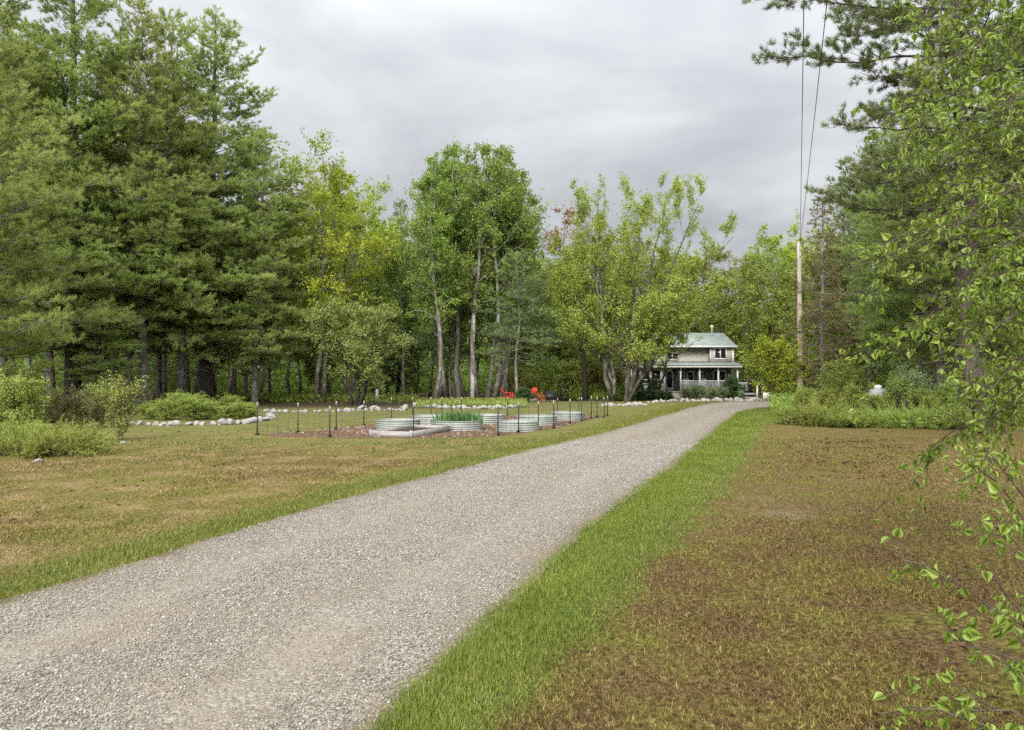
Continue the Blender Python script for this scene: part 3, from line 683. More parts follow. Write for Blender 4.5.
# ------------------------------------------------------------------ house
def house():
    D = 66.0; X = lambda px: gx(px, D); Z = lambda py: zat(py, D); zb = tzf(4, D) - .05
    h = empty('house', (0, 0, 0)); tag(h, 'grey two storey clapboard house with a pale green metal roof and white porch', 'house')
    def part(name, mat, parent, f):
        g = Geo(); f(g); return g.build(name, mat, parent)
    def wallbox(g, x0, x1, y0, y1, z0, z1): g.box(((x0 + x1) / 2, (y0 + y1) / 2, (z0 + z1) / 2), (x1 - x0, y1 - y0, z1 - z0))
    yw = D + 2.0       # porch back wall
    zf = Z(391.2)      # porch floor
    ze = Z(366.5)      # porch eave underside
    # main body two storeys
    wall = part('wall', M['siding'], h, lambda g: wallbox(g, X(629), X(739), yw, yw + 7.5, zb, Z(345.5)))
    part('porch_wall', M['siding_dark'], h, lambda g: wallbox(g, X(664.5), X(737.5), yw - .06, yw - .003, zf, ze))
    # sunroom at the left end of the porch
    part('sunroom', M['siding'], h, lambda g: (wallbox(g, X(630), X(664), D + .1, yw - .07, zb, Z(383.5)), wallbox(g, X(630), X(664), D + .1, yw - .07, Z(369.5), ze - .005),
        *[wallbox(g, X(a), X(b), D + .1, D + .35, Z(383.5), Z(369.5)) for a, b in ((630, 632.2), (639.6, 642), (649.5, 652), (660.5, 664))]))
    # right upper bay, slightly proud
    part('upper_wall', M['siding'], h, lambda g: wallbox(g, X(714.5), X(738.5), yw - .55, yw - .003, Z(364), Z(345.8)))
    # roofs: main gable ridge parallel to the front, shed over the porch, bay roof
    def gable(g, x0, x1, y0, y1, z0, zr, th=.12):
        ym = (y0 + y1) / 2
        g.prism([(x0, y0, z0), (x0, ym, zr), (x0, y1, z0), (x0, y1, z0 - th), (x0, ym, zr - th), (x0, y0, z0 - th)][::-1], (0, 0, 0), (x1 - x0, 0, 0))
    roof = part('roof', M['roof'], h, lambda g: gable(g, X(626), X(741.5), yw - .85, yw + 8.1, Z(345.6), Z(329.0)))
    [part('gable_wall', M['siding'], h, lambda g: g.prism([(x, yw, Z(345.6)), (x, yw + 7.5, Z(345.6)), (x, yw + 3.7, Z(331))], (0, 0, 0), (.14, 0, 0))) for x in (X(629), X(737.4))]
    part('chimney', M['white'], roof, lambda g: (g.lathe([(.09, 0), (.09, 1.0), (.13, 1.02), (.13, 1.14), (.02, 1.2)], (X(726), yw + 2.6, Z(335)), 10)))
    part('porch_roof', M['roof'], h, lambda g: g.prism([(X(632), D - .45, Z(364.6)), (X(632), yw - .004, Z(360.8)), (X(632), yw - .004, Z(361.9)), (X(632), D - .45, Z(365.6))][::-1], (0, 0, 0), (X(741) - X(632), 0, 0)))
    part('fascia', M['white'], h, lambda g: (wallbox(g, X(632), X(741), D - .42, D - .34, Z(367.9), Z(365.7)), wallbox(g, X(632) , X(740.6), D - .33, yw - .07, ze + .03, ze + .08)))
    part('roof_trim', M['white'], h, lambda g: wallbox(g, X(626), X(741.5), yw - .93, yw - .86, Z(347.0), Z(345.2)))
    [part('corner_board', M['white'], h, lambda g: wallbox(g, X(a), X(b), yw - .58, yw - .553, Z(364), Z(347))) for a, b in ((736.9, 738.9), (714.2, 715.6))]
    # porch floor, skirt and steps
    part('porch_floor', M['deck'], h, lambda g: wallbox(g, X(664), X(740), D - .15, yw - .07, zf - .18, zf))
    part('porch_skirt', M['deck'], h, lambda g: [wallbox(g, X(681 + i * 2.85), X(681 + i * 2.85) + .19, D - .02, D + .02, zb, zf - .185) for i in range(20)])
    part('steps', M['deck'], h, lambda g: [wallbox(g, X(666), X(680), D - .46 - i * .3, D - .17 - i * .3, zb, zf - .02 - .16 * (i + 1)) for i in range(3)])
    # posts and railings
    for px in (664.3, 680.6, 699.6, 718.2, 737.4):
        part('porch_post', M['white'], h, lambda g: (wallbox(g, X(px) - .07, X(px) + .07, D - .07, D + .07, zf, ze + .02), wallbox(g, X(px) - .1, X(px) + .1, D - .1, D + .1, ze - .12, ze - .02), wallbox(g, X(px) - .085, X(px) + .085, D - .085, D + .085, zb, zf + .003)))
    def railing(x0, x1, y, ztop):
        r_ = part('railing', M['white'], h, lambda g: (wallbox(g, x0, x1, y - .05, y + .05, ztop - .07, ztop)))
        n = int((x1 - x0) / .125)
        part('balusters', M['baluster'], r_, lambda g: [g.box((x0 + (k + .5) * (x1 - x0) / n, y, (zf + ztop) / 2 + .03), (.045, .035, ztop - zf - .22)) for k in range(n)])
        part('bottom_rail', M['white'], r_, lambda g: wallbox(g, x0, x1, y - .03, y + .03, zf + .08, zf + .137))
    for a, b in ((680.6, 699.6), (699.6, 718.2), (718.2, 737.4)): railing(X(a) + .072, X(b) - .072, D, Z(380.6))
    railing(X(737.4) + .072, X(748), D + .1, Z(382.6))
    # side deck
    part('side_deck', M['deck'], h, lambda g: (wallbox(g, X(740) + .01, X(757.5), D + .0, D + 3, zf - .35, zf - .18), wallbox(g, X(742), X(756), D + .4, D + .48, zb, zf - .36)))
    part('deck_steps', M['deck'], h, lambda g: [wallbox(g, X(741), X(756), D - .33 - .3 * i, D - .02 - .3 * i, zb, zf - .5 - .16 * i) for i in range(2)])
    part('deck_post', M['white'], h, lambda g: wallbox(g, X(756), X(757.6), D - .12, D - .01, zb, Z(385.5)))
    # windows
    def window(x0, x1, z0, z1, y, n=2, mull=True):
        fr = .11
        def f(g):
            wallbox(g, x0 - fr, x1 + fr, y - .05, y - .004, z1, z1 + fr); wallbox(g, x0 - fr, x1 + fr, y - .07, y - .004, z0 - fr, z0)
            wallbox(g, x0 - fr, x0, y - .05, y - .004, z0, z1); wallbox(g, x1, x1 + fr, y - .05, y - .004, z0, z1)
            for k in range(1, n): xm = x0 + (x1 - x0) * k / n; wallbox(g, xm - .05, xm + .05, y - .045, y - .004, z0, z1)
        w = part('window', M['white'], h, f); part('pane', M['glass'], w, lambda g: wallbox(g, x0, x1, y - .02, y - .002, z0, z1))
    window(X(719.8), X(730.3), Z(357.8), Z(348.2), yw - .55)
    window(X(672.3), X(682.5), Z(358.4), Z(352.6), yw); window(X(642), X(650), Z(358.4), Z(352.6), yw)
    for a, b in ((683.6, 688.6), (693.2, 698)): window(X(a), X(b), Z(380.2), Z(372.0), yw - .06, 1)
    window(X(719.8), X(731), Z(380), Z(371.0), yw - .06)
    for a, b in ((632.3, 639.5), (642.1, 649.4), (652.1, 660.4)):
        part('pane', M['glass'], h, lambda g: wallbox(g, X(a), X(b), D + .2, D + .23, Z(383.5), Z(369.5)))
        part('sunroom_sash', M['white'], h, lambda g: (wallbox(g, X(a), X(b), D + .12, D + .18, Z(380.4), Z(379.2)), wallbox(g, X(a), X(b), D + .03, D + .098, Z(384.6), Z(383.4)), wallbox(g, X(a), X(b), D + .12, D + .18, Z(370.5), Z(369.5)),
            wallbox(g, X(a) - .12, X(a), D + .03, D + .098, Z(383.4), Z(369.0)), wallbox(g, X(b), X(b) + .12, D + .03, D + .098, Z(383.4), Z(369.0))))
    # arched entrance door
    xc = X(674.0)
    arch = lambda w, z0, z1, n=10: [(xc - w, yw - .1, z0), (xc + w, yw - .1, z0)] + [(xc + w * math.cos(a), yw - .1, z1 + w * math.sin(a)) for a in np.linspace(0, math.pi, n)]
    dr = part('door', M['white'], h, lambda g: g.prism(arch(.36, zf + .02, Z(373.5))[::-1], (0, -.06, 0), (0, .035, 0)))
    part('pane', M['glass'], dr, lambda g: g.prism(arch(.22, zf + .3, Z(373.9))[::-1], (0, -.075, 0), (0, -.062, 0)))
    part('handle', M['black'], dr, lambda g: g.box((xc + .29, yw - .19, zf + 1.0), (.04, .05, .14)))
    [part('door_frame', M['darkdoor'], h, lambda g: wallbox(g, xc + s_ * .62 - .13, xc + s_ * .62 + .13, yw - .1, yw - .062, zf, Z(370))) for s_ in (-1, 1)]
    d2 = part('door', M['white'], h, lambda g: wallbox(g, X(702.6), X(708.8), yw - .12, yw - .062, zf, Z(370.2)))
    part('pane', M['glass'], d2, lambda g: wallbox(g, X(703.8), X(707.6), yw - .135, yw - .122, Z(381), Z(371.6)))
    # things on the porch
    gr = empty('barbecue_grill', (X(751.5), D + 1.2, zf - .18)); tag(gr, 'black barbecue grill on the side deck at the right end of the house', 'grill')
    part('firebox', M['black'], gr, lambda g: (g.box((0, 0, .85), (.95, .5, .26)), g.lathe([(.24, -.45), (.27, -.44), (.27, .44), (.24, .45)], (0, 0, 0), 12)) if 0 else (g.box((0, 0, .82), (.95, .5, .26)), g.prism([(-.45, -.25, .96), (-.45, -.2, 1.12), (-.45, 0, 1.2), (-.45, .2, 1.12), (-.45, .25, .96)][::-1], (0, 0, 0), (.9, 0, 0))))
    part('cart', M['black'], gr, lambda g: (g.box((0, 0, .35), (.7, .45, .66)), g.box((-.72, 0, .9), (.42, .45, .04)), g.box((.72, 0, .9), (.42, .45, .04))))
    for px, lab in ((689, 'pale porch chair behind the railing left of the white glazed door'), (706.5, 'pale porch chair behind the railing in front of the white glazed door')):
        c = empty('porch_chair', (X(px), D + .9, zf)); tag(c, lab, 'chair', 'porch chairs')
        part('seat', M['white'], c, lambda g: g.box((0, 0, .42), (.55, .5, .06)))
        part('backrest', M['white'], c, lambda g: [g.box((-.22 + .11 * k, .26, .78), (.08, .04, .68)) for k in range(5)])
        for sx in (-.24, .24):
            for sy in (-.2, .2): part('leg', M['white'], c, lambda g: g.box((sx, sy, .195), (.05, .05, .388)))
            part('armrest', M['white'], c, lambda g: g.box((sx * 1.1, 0, .64), (.08, .52, .035)))
house()

# ------------------------------------------------------------------ utility pole and cables
pd = 47.0; pxm = gx(800, pd); ptop = zat(242, pd); pb = tzf(pxm, pd)
up_ = empty('utility_pole', (pxm, pd, pb)); tag(up_, 'tall bare wooden utility pole beside the driveway bend', 'utility pole')
g = Geo(); zz_ = np.linspace(-.1, ptop - pb, 9)
g.lathe([(.185 - .055 * k / 8, z) for k, z in enumerate(zz_)] + [(.06, zz_[-1] + .03)], (0, 0, 0), 14); g.build('shaft', M['pole'], up_, True)
for dz in (.5, .9):
    g = Geo(); g.lathe([(.045, 0), (.05, .04), (.03, .07), (.05, .1), (.03, .14)], (.0, -.17, ptop - pb - dz), 10); g.build('insulator', M['white'], up_)
g = Geo(); g.box((0, -.155, 2.2), (.16, .012, .2)); g.build('tag_plate', M['tip'], up_)
for dz, dx, far, lab in ((-.42, 0.0, (3.2, 6.0, 10.5), 'upper black cable running from the pole top overhead towards the viewer'), (-.82, .02, (2.5, 6.0, 10.2), 'second black cable strung just under the first one from the pole')):
    a = np.array([pxm + dx - .05, pd - .2, ptop + dz]); b = np.array(far)
    s_ = np.linspace(0, 1.35, 40)[:, None]; P = a + (b - a) * s_; P[:, 2] -= .8 * (4 * s_[:, 0] / 1.35 * (1 - s_[:, 0] / 1.35)) * 0.5
    g = Geo(); g.tubes(P[None], np.full((1, 40), .011), 5); tag(g.build('overhead_cable', M['wire']), lab, 'cable', None)

# ------------------------------------------------------------------ fenced vegetable garden
POSTS = [(257.6, 435.2, 402, 'dark green metal fence post at the far left corner of the garden'), (298.3, 433, 402.7, None), (330, 437, 406, None), (336.5, 429.5, 401, None), (364, 425.4, 400.8, None),
         (391.7, 419.4, 397.3, None), (413.7, 437.3, 402.5, 'fence post at the near corner of the weathered timber bed'), (412.6, 418, 397.1, None), (431, 417, 397, None), (442, 416.5, 397, None), (452, 416.5, 397, None), (461.5, 416.3, 397, None),
         (498, 436.4, 403.6, None), (507.6, 416, 397, None), (518.6, 432.5, 402, None), (538.4, 430, 401, None), (553.7, 428.6, 400.5, None), (570, 424, 399, None), (581.6, 421.6, 397, None), (591.4, 419, 396, None),
         (597, 417.7, 397, None), (604, 417, 397, None), (607.5, 415.8, 396, None), (557.6, 415.6, 399, None), (579, 415.4, 397.5, None)]
tp = empty('fence_post'); tag(tp, cat='fence post')
g = Geo(); g.box((0, 0, .38), (.034, .01, .92)); g.box((0, .016, .38), (.01, .022, .92))
for k in range(12): g.box((0, -.012, .1 + k * .06), (.018, .012, .02))
g.build('shaft', M['tpost'], tp)
g = Geo(); g.box((0, 0, .92), (.038, .014, .16)); g.box((0, .016, .92), (.014, .026, .16)); g.build('tip', M['tip'], tp)
g = Geo(); g.box((0, .04, .04), (.12, .006, .06)); g.build('anchor_plate', M['tpost'], tp)
pw = []
for px, pb_, pt_, lab in POSTS:
    d = gd(pb_); x = gx(px, d); hh = zat(pt_, d) / 1.0
    if not lab:
        if d < 23: lab = 'green metal fence post with cream tip along the near side of the garden fence'; gp = 'near side fence posts'
        elif px > 550: lab = 'thin metal fence post at the far right end of the garden fence'; gp = 'far right fence posts'
        else: lab = 'thin cream tipped fence post along the back of the garden'; gp = 'back fence posts'
    else: gp = 'garden fence posts'
    place(tp, (x, d, tzf(x, d)), .3 + .2 * rng.normal(), (1, 1, max(hh, .75)), lab, group=gp); pw.append((px, x, d, hh))
def strand_fence(order, label):
    g = Geo()
    for a, b in zip(order[:-1], order[1:]):
        pa, pb2 = pw[a], pw[b]; n = 7; s_ = np.linspace(0, 1, n)
        for f in (.12, .3, .5, .7, .88):
            P = np.c_[pa[1] + (pb2[1] - pa[1]) * s_, pa[2] + (pb2[2] - pa[2]) * s_ + .012, (pa[3] + (pb2[3] - pa[3]) * s_) * f - .03 * np.sin(np.pi * s_)]
            g.tubes(P[None], np.full((1, n), .0035), 3)
        L = math.hypot(pb2[1] - pa[1], pb2[2] - pa[2]); m = max(int(L / .3), 2)
        for k in range(1, m):
            f = k / m; x, y = pa[1] + (pb2[1] - pa[1]) * f, pa[2] + (pb2[2] - pa[2]) * f + .012; h_ = pa[3] + (pb2[3] - pa[3]) * f
            g.tubes(np.array([[(x, y, h_ * .1), (x, y, h_ * .86)]]), np.full((1, 2), .003), 3)
    tag(g.build('wire_fence', M['fencewire']), label, 'fence')
strand_fence([0, 2, 6, 12, 14, 15, 16, 17, 18, 19, 22], 'thin wire mesh strung along the near side of the garden posts')
strand_fence([0, 1, 3, 4, 5, 7, 8, 9, 10, 11, 13, 23, 24, 20, 21, 22], 'thin wire mesh strung along the back of the garden posts')

def raised_bed(px0, px1, pyb, pyt, depth, label, rz=0.0):
    """oval corrugated steel ring, soil inside"""
    d = gd(pyb); x0, x1 = gx(px0, d), gx(px1, d); Wd = x1 - x0; h_ = zat(pyt, d + depth * .0) ; h_ = .27
    root = empty('raised_bed', ((x0 + x1) / 2, d + depth / 2, 0), rz); tag(root, label, 'raised bed', 'corrugated steel raised beds')
    rr = min(Wd, depth) / 2; n = 40; pts = []
    for k in range(n):
        a = 2 * math.pi * k / n; cx = math.copysign(max(Wd / 2 - rr, 0), math.cos(a)); cy = math.copysign(max(depth / 2 - rr, 0), math.sin(a))
        pts.append((cx + rr * math.cos(a), cy + rr * math.sin(a)))
    pts = np.array(pts); rowz = np.linspace(0, h_, 33); ctr = norm(pts)
    g = Geo(); V = []
    for z in rowz: V.append(np.c_[pts + ctr * ((.008) * math.cos(z / h_ * 2 * math.pi * 4)), np.full(n, z)])
    V.append(np.c_[pts - ctr * .03, np.full(n, h_)]); V.append(np.c_[pts - ctr * .035, np.full(n, h_ - .12)])
    V = np.array(V); K = len(V); idx = np.arange(K * n).reshape(K, n); a = idx[:-1]; b = np.roll(a, -1, 1); c = idx[1:]; e = np.roll(c, -1, 1)
    g.add(V.reshape(-1, 3), np.stack([a, b, e, c], -1).reshape(-1, 4)); g.build('steel_wall', M['galv'], root, True)
    g = Geo(); p = pts - ctr * .03; g.add(np.c_[p, np.full(n, h_ - .07)], [np.arange(n)[None]]); g.build('soil', M['soil'], root)
    g = Geo(); P = np.r_[np.c_[pts, np.full(n, h_ + .008)], np.c_[pts[:1], [[h_ + .008]]]]; g.tubes(P[None], np.full((1, n + 1), .014), 6, cap=False); g.build('rim', M['galv'], root, True)
    return root, h_
raised_bed(372.5, 417, 430.2, 419.3, 1.5, 'oval corrugated steel bed directly behind the left plank of the timber bed')
raised_bed(409, 449, 425.0, 416.8, 1.6, 'oval corrugated steel bed behind and to the right of the timber bed corner')
rbC, hC = raised_bed(428, 482, 431.0, 423.4, 1.5, 'oval corrugated steel bed planted with tall green shoots')
raised_bed(458, 505, 424.0, 413.8, 1.8, 'largest corrugated steel bed at the back behind the green shoots')
raised_bed(495.5, 540, 432.0, 420.0, 1.5, 'corrugated steel bed at the front between two near fence posts')
raised_bed(516, 558, 425.5, 415.5, 1.7, 'corrugated steel bed standing behind the one at the front right')
raised_bed(553, 586, 421.2, 412.6, 2.0, 'corrugated steel bed at the far right end of the garden')
def shoots():
    r = np.random.default_rng(31); n = 520; g = Geo(); x = np.clip(r.normal(.05, .32, n), -.7, .8); y = np.clip(r.normal(0, .28, n), -.55, .55); h_ = r.uniform(.2, .42, n)
    z0 = hC - .08; az = r.uniform(0, 6.28, n); P0 = np.c_[x, y, np.full(n, z0)]
    d = np.c_[np.cos(az) * .22, np.sin(az) * .22, np.ones(n)]; side = np.c_[-np.sin(az), np.cos(az), np.zeros(n)] * .014
    mid = P0 + d * (h_ * .6)[:, None]; tip = P0 + d * h_[:, None] + np.c_[np.cos(az), np.sin(az), np.zeros(n)] * (h_ * .25)[:, None]
    V = np.stack([P0 - side, P0 + side, mid + side, mid - side, tip], 1); f = np.arange(n)[:, None] * 5
    g.add(V.reshape(-1, 3), [f + np.array([[0, 1, 2, 3]]), f + np.array([[3, 2, 4]])], np.repeat(r.random(n), 5))
    o = g.build('garlic_plants', M['garlic']); o.location = rbC.location; tag(o, 'dense patch of tall green garlic shoots growing in a steel bed', 'plants')
shoots()
def timber_bed():
    A = np.array((gx(371.5, 20.1), 20.1)); B = np.array((gx(411.3, 19.75), 19.75)); C_ = np.array((gx(450, 22.2), 22.2)); Dd = A + (C_ - B)
    root = empty('timber_bed', (0, 0, 0)); tag(root, 'low weathered grey plank bed frame in front of the steel beds', 'raised bed')
    hh = .17
    for p, q in ((A, B), (B, C_), (C_, Dd), (Dd, A)):
        u = q - p; L = np.linalg.norm(u); g = Geo(); g.box((0, 0, 0), (L - .055, .045, hh)); o = g.build('plank', M['plank'], root)
        m_ = (p + q) / 2; o.location = (m_[0], m_[1], hh / 2 + .0); o.rotation_euler = (0, 0, math.atan2(u[1], u[0]))
    for p in (A, B, C_, Dd): g = Geo(); g.box((p[0], p[1], hh / 2 + .01), (.075, .075, hh + .03)); g.build('corner_block', M['plank'], root)
    g = Geo(); ins = [p + (np.mean([A, B, C_, Dd], 0) - p) * .03 for p in (A, B, C_, Dd)]; g.add([(p[0], p[1], hh * .6) for p in ins], np.array([[0, 1, 2, 3]])); g.build('soil', M['soil'], root)
timber_bed()
g = Geo(); r = np.random.default_rng(12); n = 9000; x = r.uniform(-8, 6, n); y = r.uniform(19, 33, n); k = inpoly(x, y, GARD) & (r.random(n) < .3 + vnoise(x, y, 1)); x, y = x[k], y[k]; n = len(x)
g.leaves(np.c_[x, y, tz(x, y) + .03], np.c_[r.normal(size=(n, 2)), r.normal(0, .3, n)], np.c_[r.normal(0, .5, (n, 2)), np.ones(n)], r.uniform(.04, .12, n), .03, r.random(n))
M['chips'] = stone_mat('bark_chips', [(0., (.08, .045, .025)), (.6, (.20, .115, .062)), (1., (.36, .26, .17))])
tag(g.build('bark_mulch', M['chips']), 'orange brown bark mulch spread between the garden beds', 'mulch', kind='stuff')

# ------------------------------------------------------------------ rocks
def icos(sub):
    import bmesh
    b = bmesh.new(); bmesh.ops.create_icosphere(b, subdivisions=sub, radius=1); v = np.array([q.co[:] for q in b.verts]); f = np.array([[q.index for q in p.verts] for p in b.faces]); b.free(); return v, f
ROCKM = []
for k in range(6):
    v, f = icos(2); r = np.random.default_rng(50 + k)
    for _ in range(7):
        n_ = norm(r.normal(size=(1, 3)))[0]; dd = v @ n_; lim = r.uniform(.45, .8); v = v - np.outer(np.maximum(dd - lim, 0) * .92, n_)
    v = v * (1 + r.normal(0, .03, (len(v), 1))) * np.array([1.0, r.uniform(.7, .95), r.uniform(.55, .85)]); v[:, 2] += .42
    g = Geo(); g.add(v, f); ROCKM.append(g.mesh('rock', M['rock']))
def rock(x, y, s, label, group, z=None):
    o = bpy.data.objects.new('rock', ROCKM[int(rng.integers(6))]); COL.objects.link(o); o.location = (x, y, tzf(x, y) - .02 if z is None else z)
    o.rotation_euler = (0, 0, rng.uniform(0, 6.28)); o.scale = (s * rng.uniform(.85, 1.4), s * rng.uniform(.8, 1.1), s * rng.uniform(.75, 1.1)); tag(o, label, 'rock', group)
def rockrow(pts, n, s, label, group, rows=1):
    P = resample(np.array([(gx(px, gd(py)), gd(py)) for px, py in pts]), n)
    for i, (x, y) in enumerate(P):
        rock(x + rng.normal(0, .03), y + rng.normal(0, .06), s * rng.uniform(.7, 1.3), label, group)
        if rows > 1 and rng.random() < .35: rock(x + rng.normal(0, .1), y - rng.uniform(.15, .35), s * rng.uniform(.4, .7), label, group)
rockrow([(133, 425.2), (150, 425.5), (180, 425), (215, 424.5), (245, 423.5), (262, 420.5), (271, 418.8), (270, 415.5)], 36, .165, 'white fieldstone edging the leafy bed left of the garden fence', 'stones of the leafy bed', 2)
rockrow([(268, 412.2), (300, 412.4), (330, 411.8), (370, 411), (404, 410.4), (406, 407)], 36, .17, 'white fieldstone in the low border under the small fruit tree', 'stones under the fruit tree', 2)
rockrow([(416, 406.6), (450, 408.4), (480, 409), (505, 408.2), (523, 406.6)], 30, .19, 'white fieldstone edging the ground cover below the grey tree trunks', 'stones below the grey trunks', 2)
rockrow([(526, 400.6), (556, 399.4)], 8, .2, 'grey stone lying in front of the red chairs', 'stones by the red chairs')
rockrow([(603, 406), (622, 406.3), (645, 405.4)], 14, .19, 'pale stone edging the bed under the big maple', 'stones under the maple')
rockrow([(648, 403), (662, 402.2), (678, 401.2)], 9, .19, 'pale stone beside the path to the porch steps', 'stones by the porch path')
rockrow([(682, 401.2), (700, 401.4), (725, 401), (745, 400.9), (761, 400.8)], 17, .26, 'pale boulder in front of the porch railing', 'boulders before the porch', 2)
for px, py, s, lab in ((362, 409.4, .3, 'larger rounded white boulder at the foot of the fruit tree'), (374, 409.4, .28, 'rounded grey boulder just right of the fruit tree trunks'), (470, 405.2, .3, 'round pale boulder above the stones below the grey trunks'),
                       (60, 444.5, .14, 'small pale stone lying at the right end of the low juniper'), (124, 444, .09, 'flat pale stone at the foot of the wispy bush'), (40, 461.5, .09, 'tiny pale stone under the front edge of the juniper')):
    d = gd(py); rock(gx(px, d), d, s, lab, None)

# ------------------------------------------------------------------ small things far back
def adirondack(px, d, rz, label):
    x = gx(px, d); c = empty('adirondack_chair', (x, d, tzf(x, d) + .25), rz, .74); tag(c, label, 'chair', 'red garden chairs')
    def part(name, f): g = Geo(); f(g); return g.build(name, M['red'], c)
    def slat(g, w, x0): # leaning back slat, rounded top
        g.prism([(x0 - w / 2, .28, .30), (x0 + w / 2, .28, .30), (x0 + w / 2, .62, 1.0 - abs(x0) * .5), (x0 - w / 2, .62, 1.0 - abs(x0) * .5)], (0, 0, 0), (0, .03, .01))
    part('backrest', lambda g: [slat(g, .1, -.22 + .11 * k) for k in range(5)])
    part('seat', lambda g: [g.box((0, -.25 + .1 * k, .38 - .025 * k), (.54, .09, .03)) for k in range(6)])
    for s_ in (-1, 1):
        part('armrest', lambda g: g.prism([(s_ * .33 - .07, -.33, .58), (s_ * .33 + .07, -.33, .58), (s_ * .31 + .04, .42, .56), (s_ * .31 - .04, .42, .56)], (0, 0, 0), (0, 0, .03)))
        part('leg', lambda g: g.box((s_ * .3, -.28, .28), (.05, .1, .58)))
        part('leg', lambda g: g.prism([(s_ * .27 - .02, -.25, .33), (s_ * .27 - .02, .72, -.02), (s_ * .27 - .02, .62, -.02), (s_ * .27 - .02, -.25, .22)], (0, 0, 0), (.04, 0, 0)))
adirondack(508.5, 47, 1.9, 'red slatted garden chair on the left, turned side on beside the grey trunks')
adirondack(531.5, 49, -.5, 'red slatted garden chair on the right, facing the viewer')
def at_ground(px, d): x = gx(px, d); return (x, d, tzf(x, d))
fp = empty('fire_pit', at_ground(550, 52), 0, 1.0); tag(fp, 'low black covered fire pit on the lawn right of the red chairs', 'fire pit')
g = Geo(); g.lathe([(.62, .12), (.66, .3), (.66, .42), (.5, .62), (.25, .74), (.02, .78)], (0, 0, 0), 20); g.build('cover', M['black'], fp, True)
for k in range(3): g = Geo(); g.box((.45 * math.cos(2.1 * k), .45 * math.sin(2.1 * k), .1), (.06, .06, .25)); g.build('leg', M['black'], fp)
cb_ = empty('compost_bin', at_ground(563.5, 56)); tag(cb_, 'dark upright compost bin against the leafy woodland edge', 'bin')
g = Geo(); g.lathe([(.42, 0), (.45, .3), (.43, .9), (.40, 1.0)], (0, 0, 0), 18); g.build('body', M['black'], cb_, True)
g = Geo(); g.lathe([(.44, 1.0), (.44, 1.05), (.3, 1.14), (.02, 1.18)], (0, 0, 0), 18); g.build('lid', M['black'], cb_, True)
# propane tank seen end on, grey utility box beside it
pt = empty('propane_tank', at_ground(878, 29)); tag(pt, 'white domed propane tank half hidden behind the low shrubs', 'propane tank')
g = Geo(); g.lathe([(.40, 0), (.44, .12), (.44, .72), (.40, .93), (.28, 1.07), (.12, 1.13), (.02, 1.14)], (0, 0, .08), 24); g.build('shell', M['tank'], pt, True)
g = Geo(); g.lathe([(.13, 1.17), (.14, 1.2), (.14, 1.26), (.10, 1.32), (.02, 1.335)], (0, 0, 0), 16); g.build('valve_cap', M['white'], pt, True)
g = Geo(); g.lathe([(.30, 0), (.32, .02), (.32, .1), (.30, .12)], (0, 0, -.02), 20); g.build('foot_ring', M['tankgrey'], pt)
ub = empty('utility_box', at_ground(871.5, 29.6)); tag(ub, 'small grey utility cabinet to the left of the white propane tank', 'utility box')
g = Geo(); g.box((0, 0, .42), (.32, .3, .84)); g.build('cabinet', M['tankgrey'], ub); g = Geo(); g.box((0, -.156, .44), (.26, .008, .66)); g.build('door', M['tank'], ub); g = Geo(); g.box((0, 0, .86), (.38, .36, .04)); g.build('lid', M['tankgrey'], ub)
bl = empty('rain_barrel', at_ground(949, 29)); tag(bl, 'large grey plastic barrel among the shrubs under the birch leaves', 'barrel')
g = Geo(); g.lathe([(.30, 0), (.36, .15), (.38, .6), (.38, .7), (.36, 1.1), (.31, 1.32)], (0, 0, 0), 22); [g.lathe([(.385, z), (.40, z + .02), (.40, z + .05), (.385, z + .07)], (0, 0, 0), 22, cap=False) for z in (.45, .85)]; g.build('body', M['barrel'], bl, True)
g = Geo(); g.lathe([(.32, 1.32), (.33, 1.35), (.33, 1.38), (.02, 1.40)], (0, 0, 0), 22); g.build('lid', M['barrel'], bl)
tp2 = empty('covered_crate', at_ground(938, 29.6)); tag(tp2, 'dark navy tarp covered crate just left of the grey barrel', 'crate')
g = Geo(); g.prism([(-.3, -.3, 0), (.3, -.3, 0), (.27, -.28, 1.0), (.1, -.27, 1.12), (-.26, -.28, 1.05)], (0, 0, 0), (0, .55, 0)); g.build('tarp', M['navy'], tp2)
def stump(px, d, r_, h_, mat, label):
    x, y, z = at_ground(px, d); g = Geo(); P = np.array([[(0, 0, -.05), (.02, 0, h_ * .3), (.0, .02, h_ * .7), (.03, 0, h_)]]); g.tubes(P, np.array([[r_ * 1.3, r_, r_ * .95, r_ * .9]]), 10)
    o = g.build('tree_stump', mat, None, True); o.location = (x, y, z); tag(o, label, 'stump')
stump(904, 27.5, .2, .85, M['bark_dark'], 'dark rough stump in the shrubs between the tank and the barrel')
stump(377, 50, .11, .8, M['bark_white'], 'pale broken birch stump behind the small fruit tree')
sg = empty('yard_sign', at_ground(766, 54)); tag(sg, 'small white yard sign with black number at the driveway turnaround', 'sign')
g = Geo(); g.box((0, 0, .42), (.44, .03, .48)); g.build('board', M['sign'], sg)
for sx in (-.15, .15): g = Geo(); g.box((sx, .01, .09), (.03, .012, .30)); g.build('stake', M['tankgrey'], sg)
fc = bpy.data.curves.new('number', 'FONT'); fc.body = '15'; fc.size = .34; fc.align_x = 'CENTER'; fc.extrude = .004; ft = bpy.data.objects.new('number_text', fc); COL.objects.link(ft)
bpy.context.view_layer.update(); nm = bpy.data.meshes.new_from_object(ft.evaluated_get(bpy.context.evaluated_depsgraph_get())); bpy.data.objects.remove(ft)
fo = bpy.data.objects.new('number', nm); COL.objects.link(fo); fo.parent = sg; fo.location = (0, -.021, .31); fo.rotation_euler = (R(90), 0, 0); nm.materials.clear(); nm.materials.append(M['ink'])

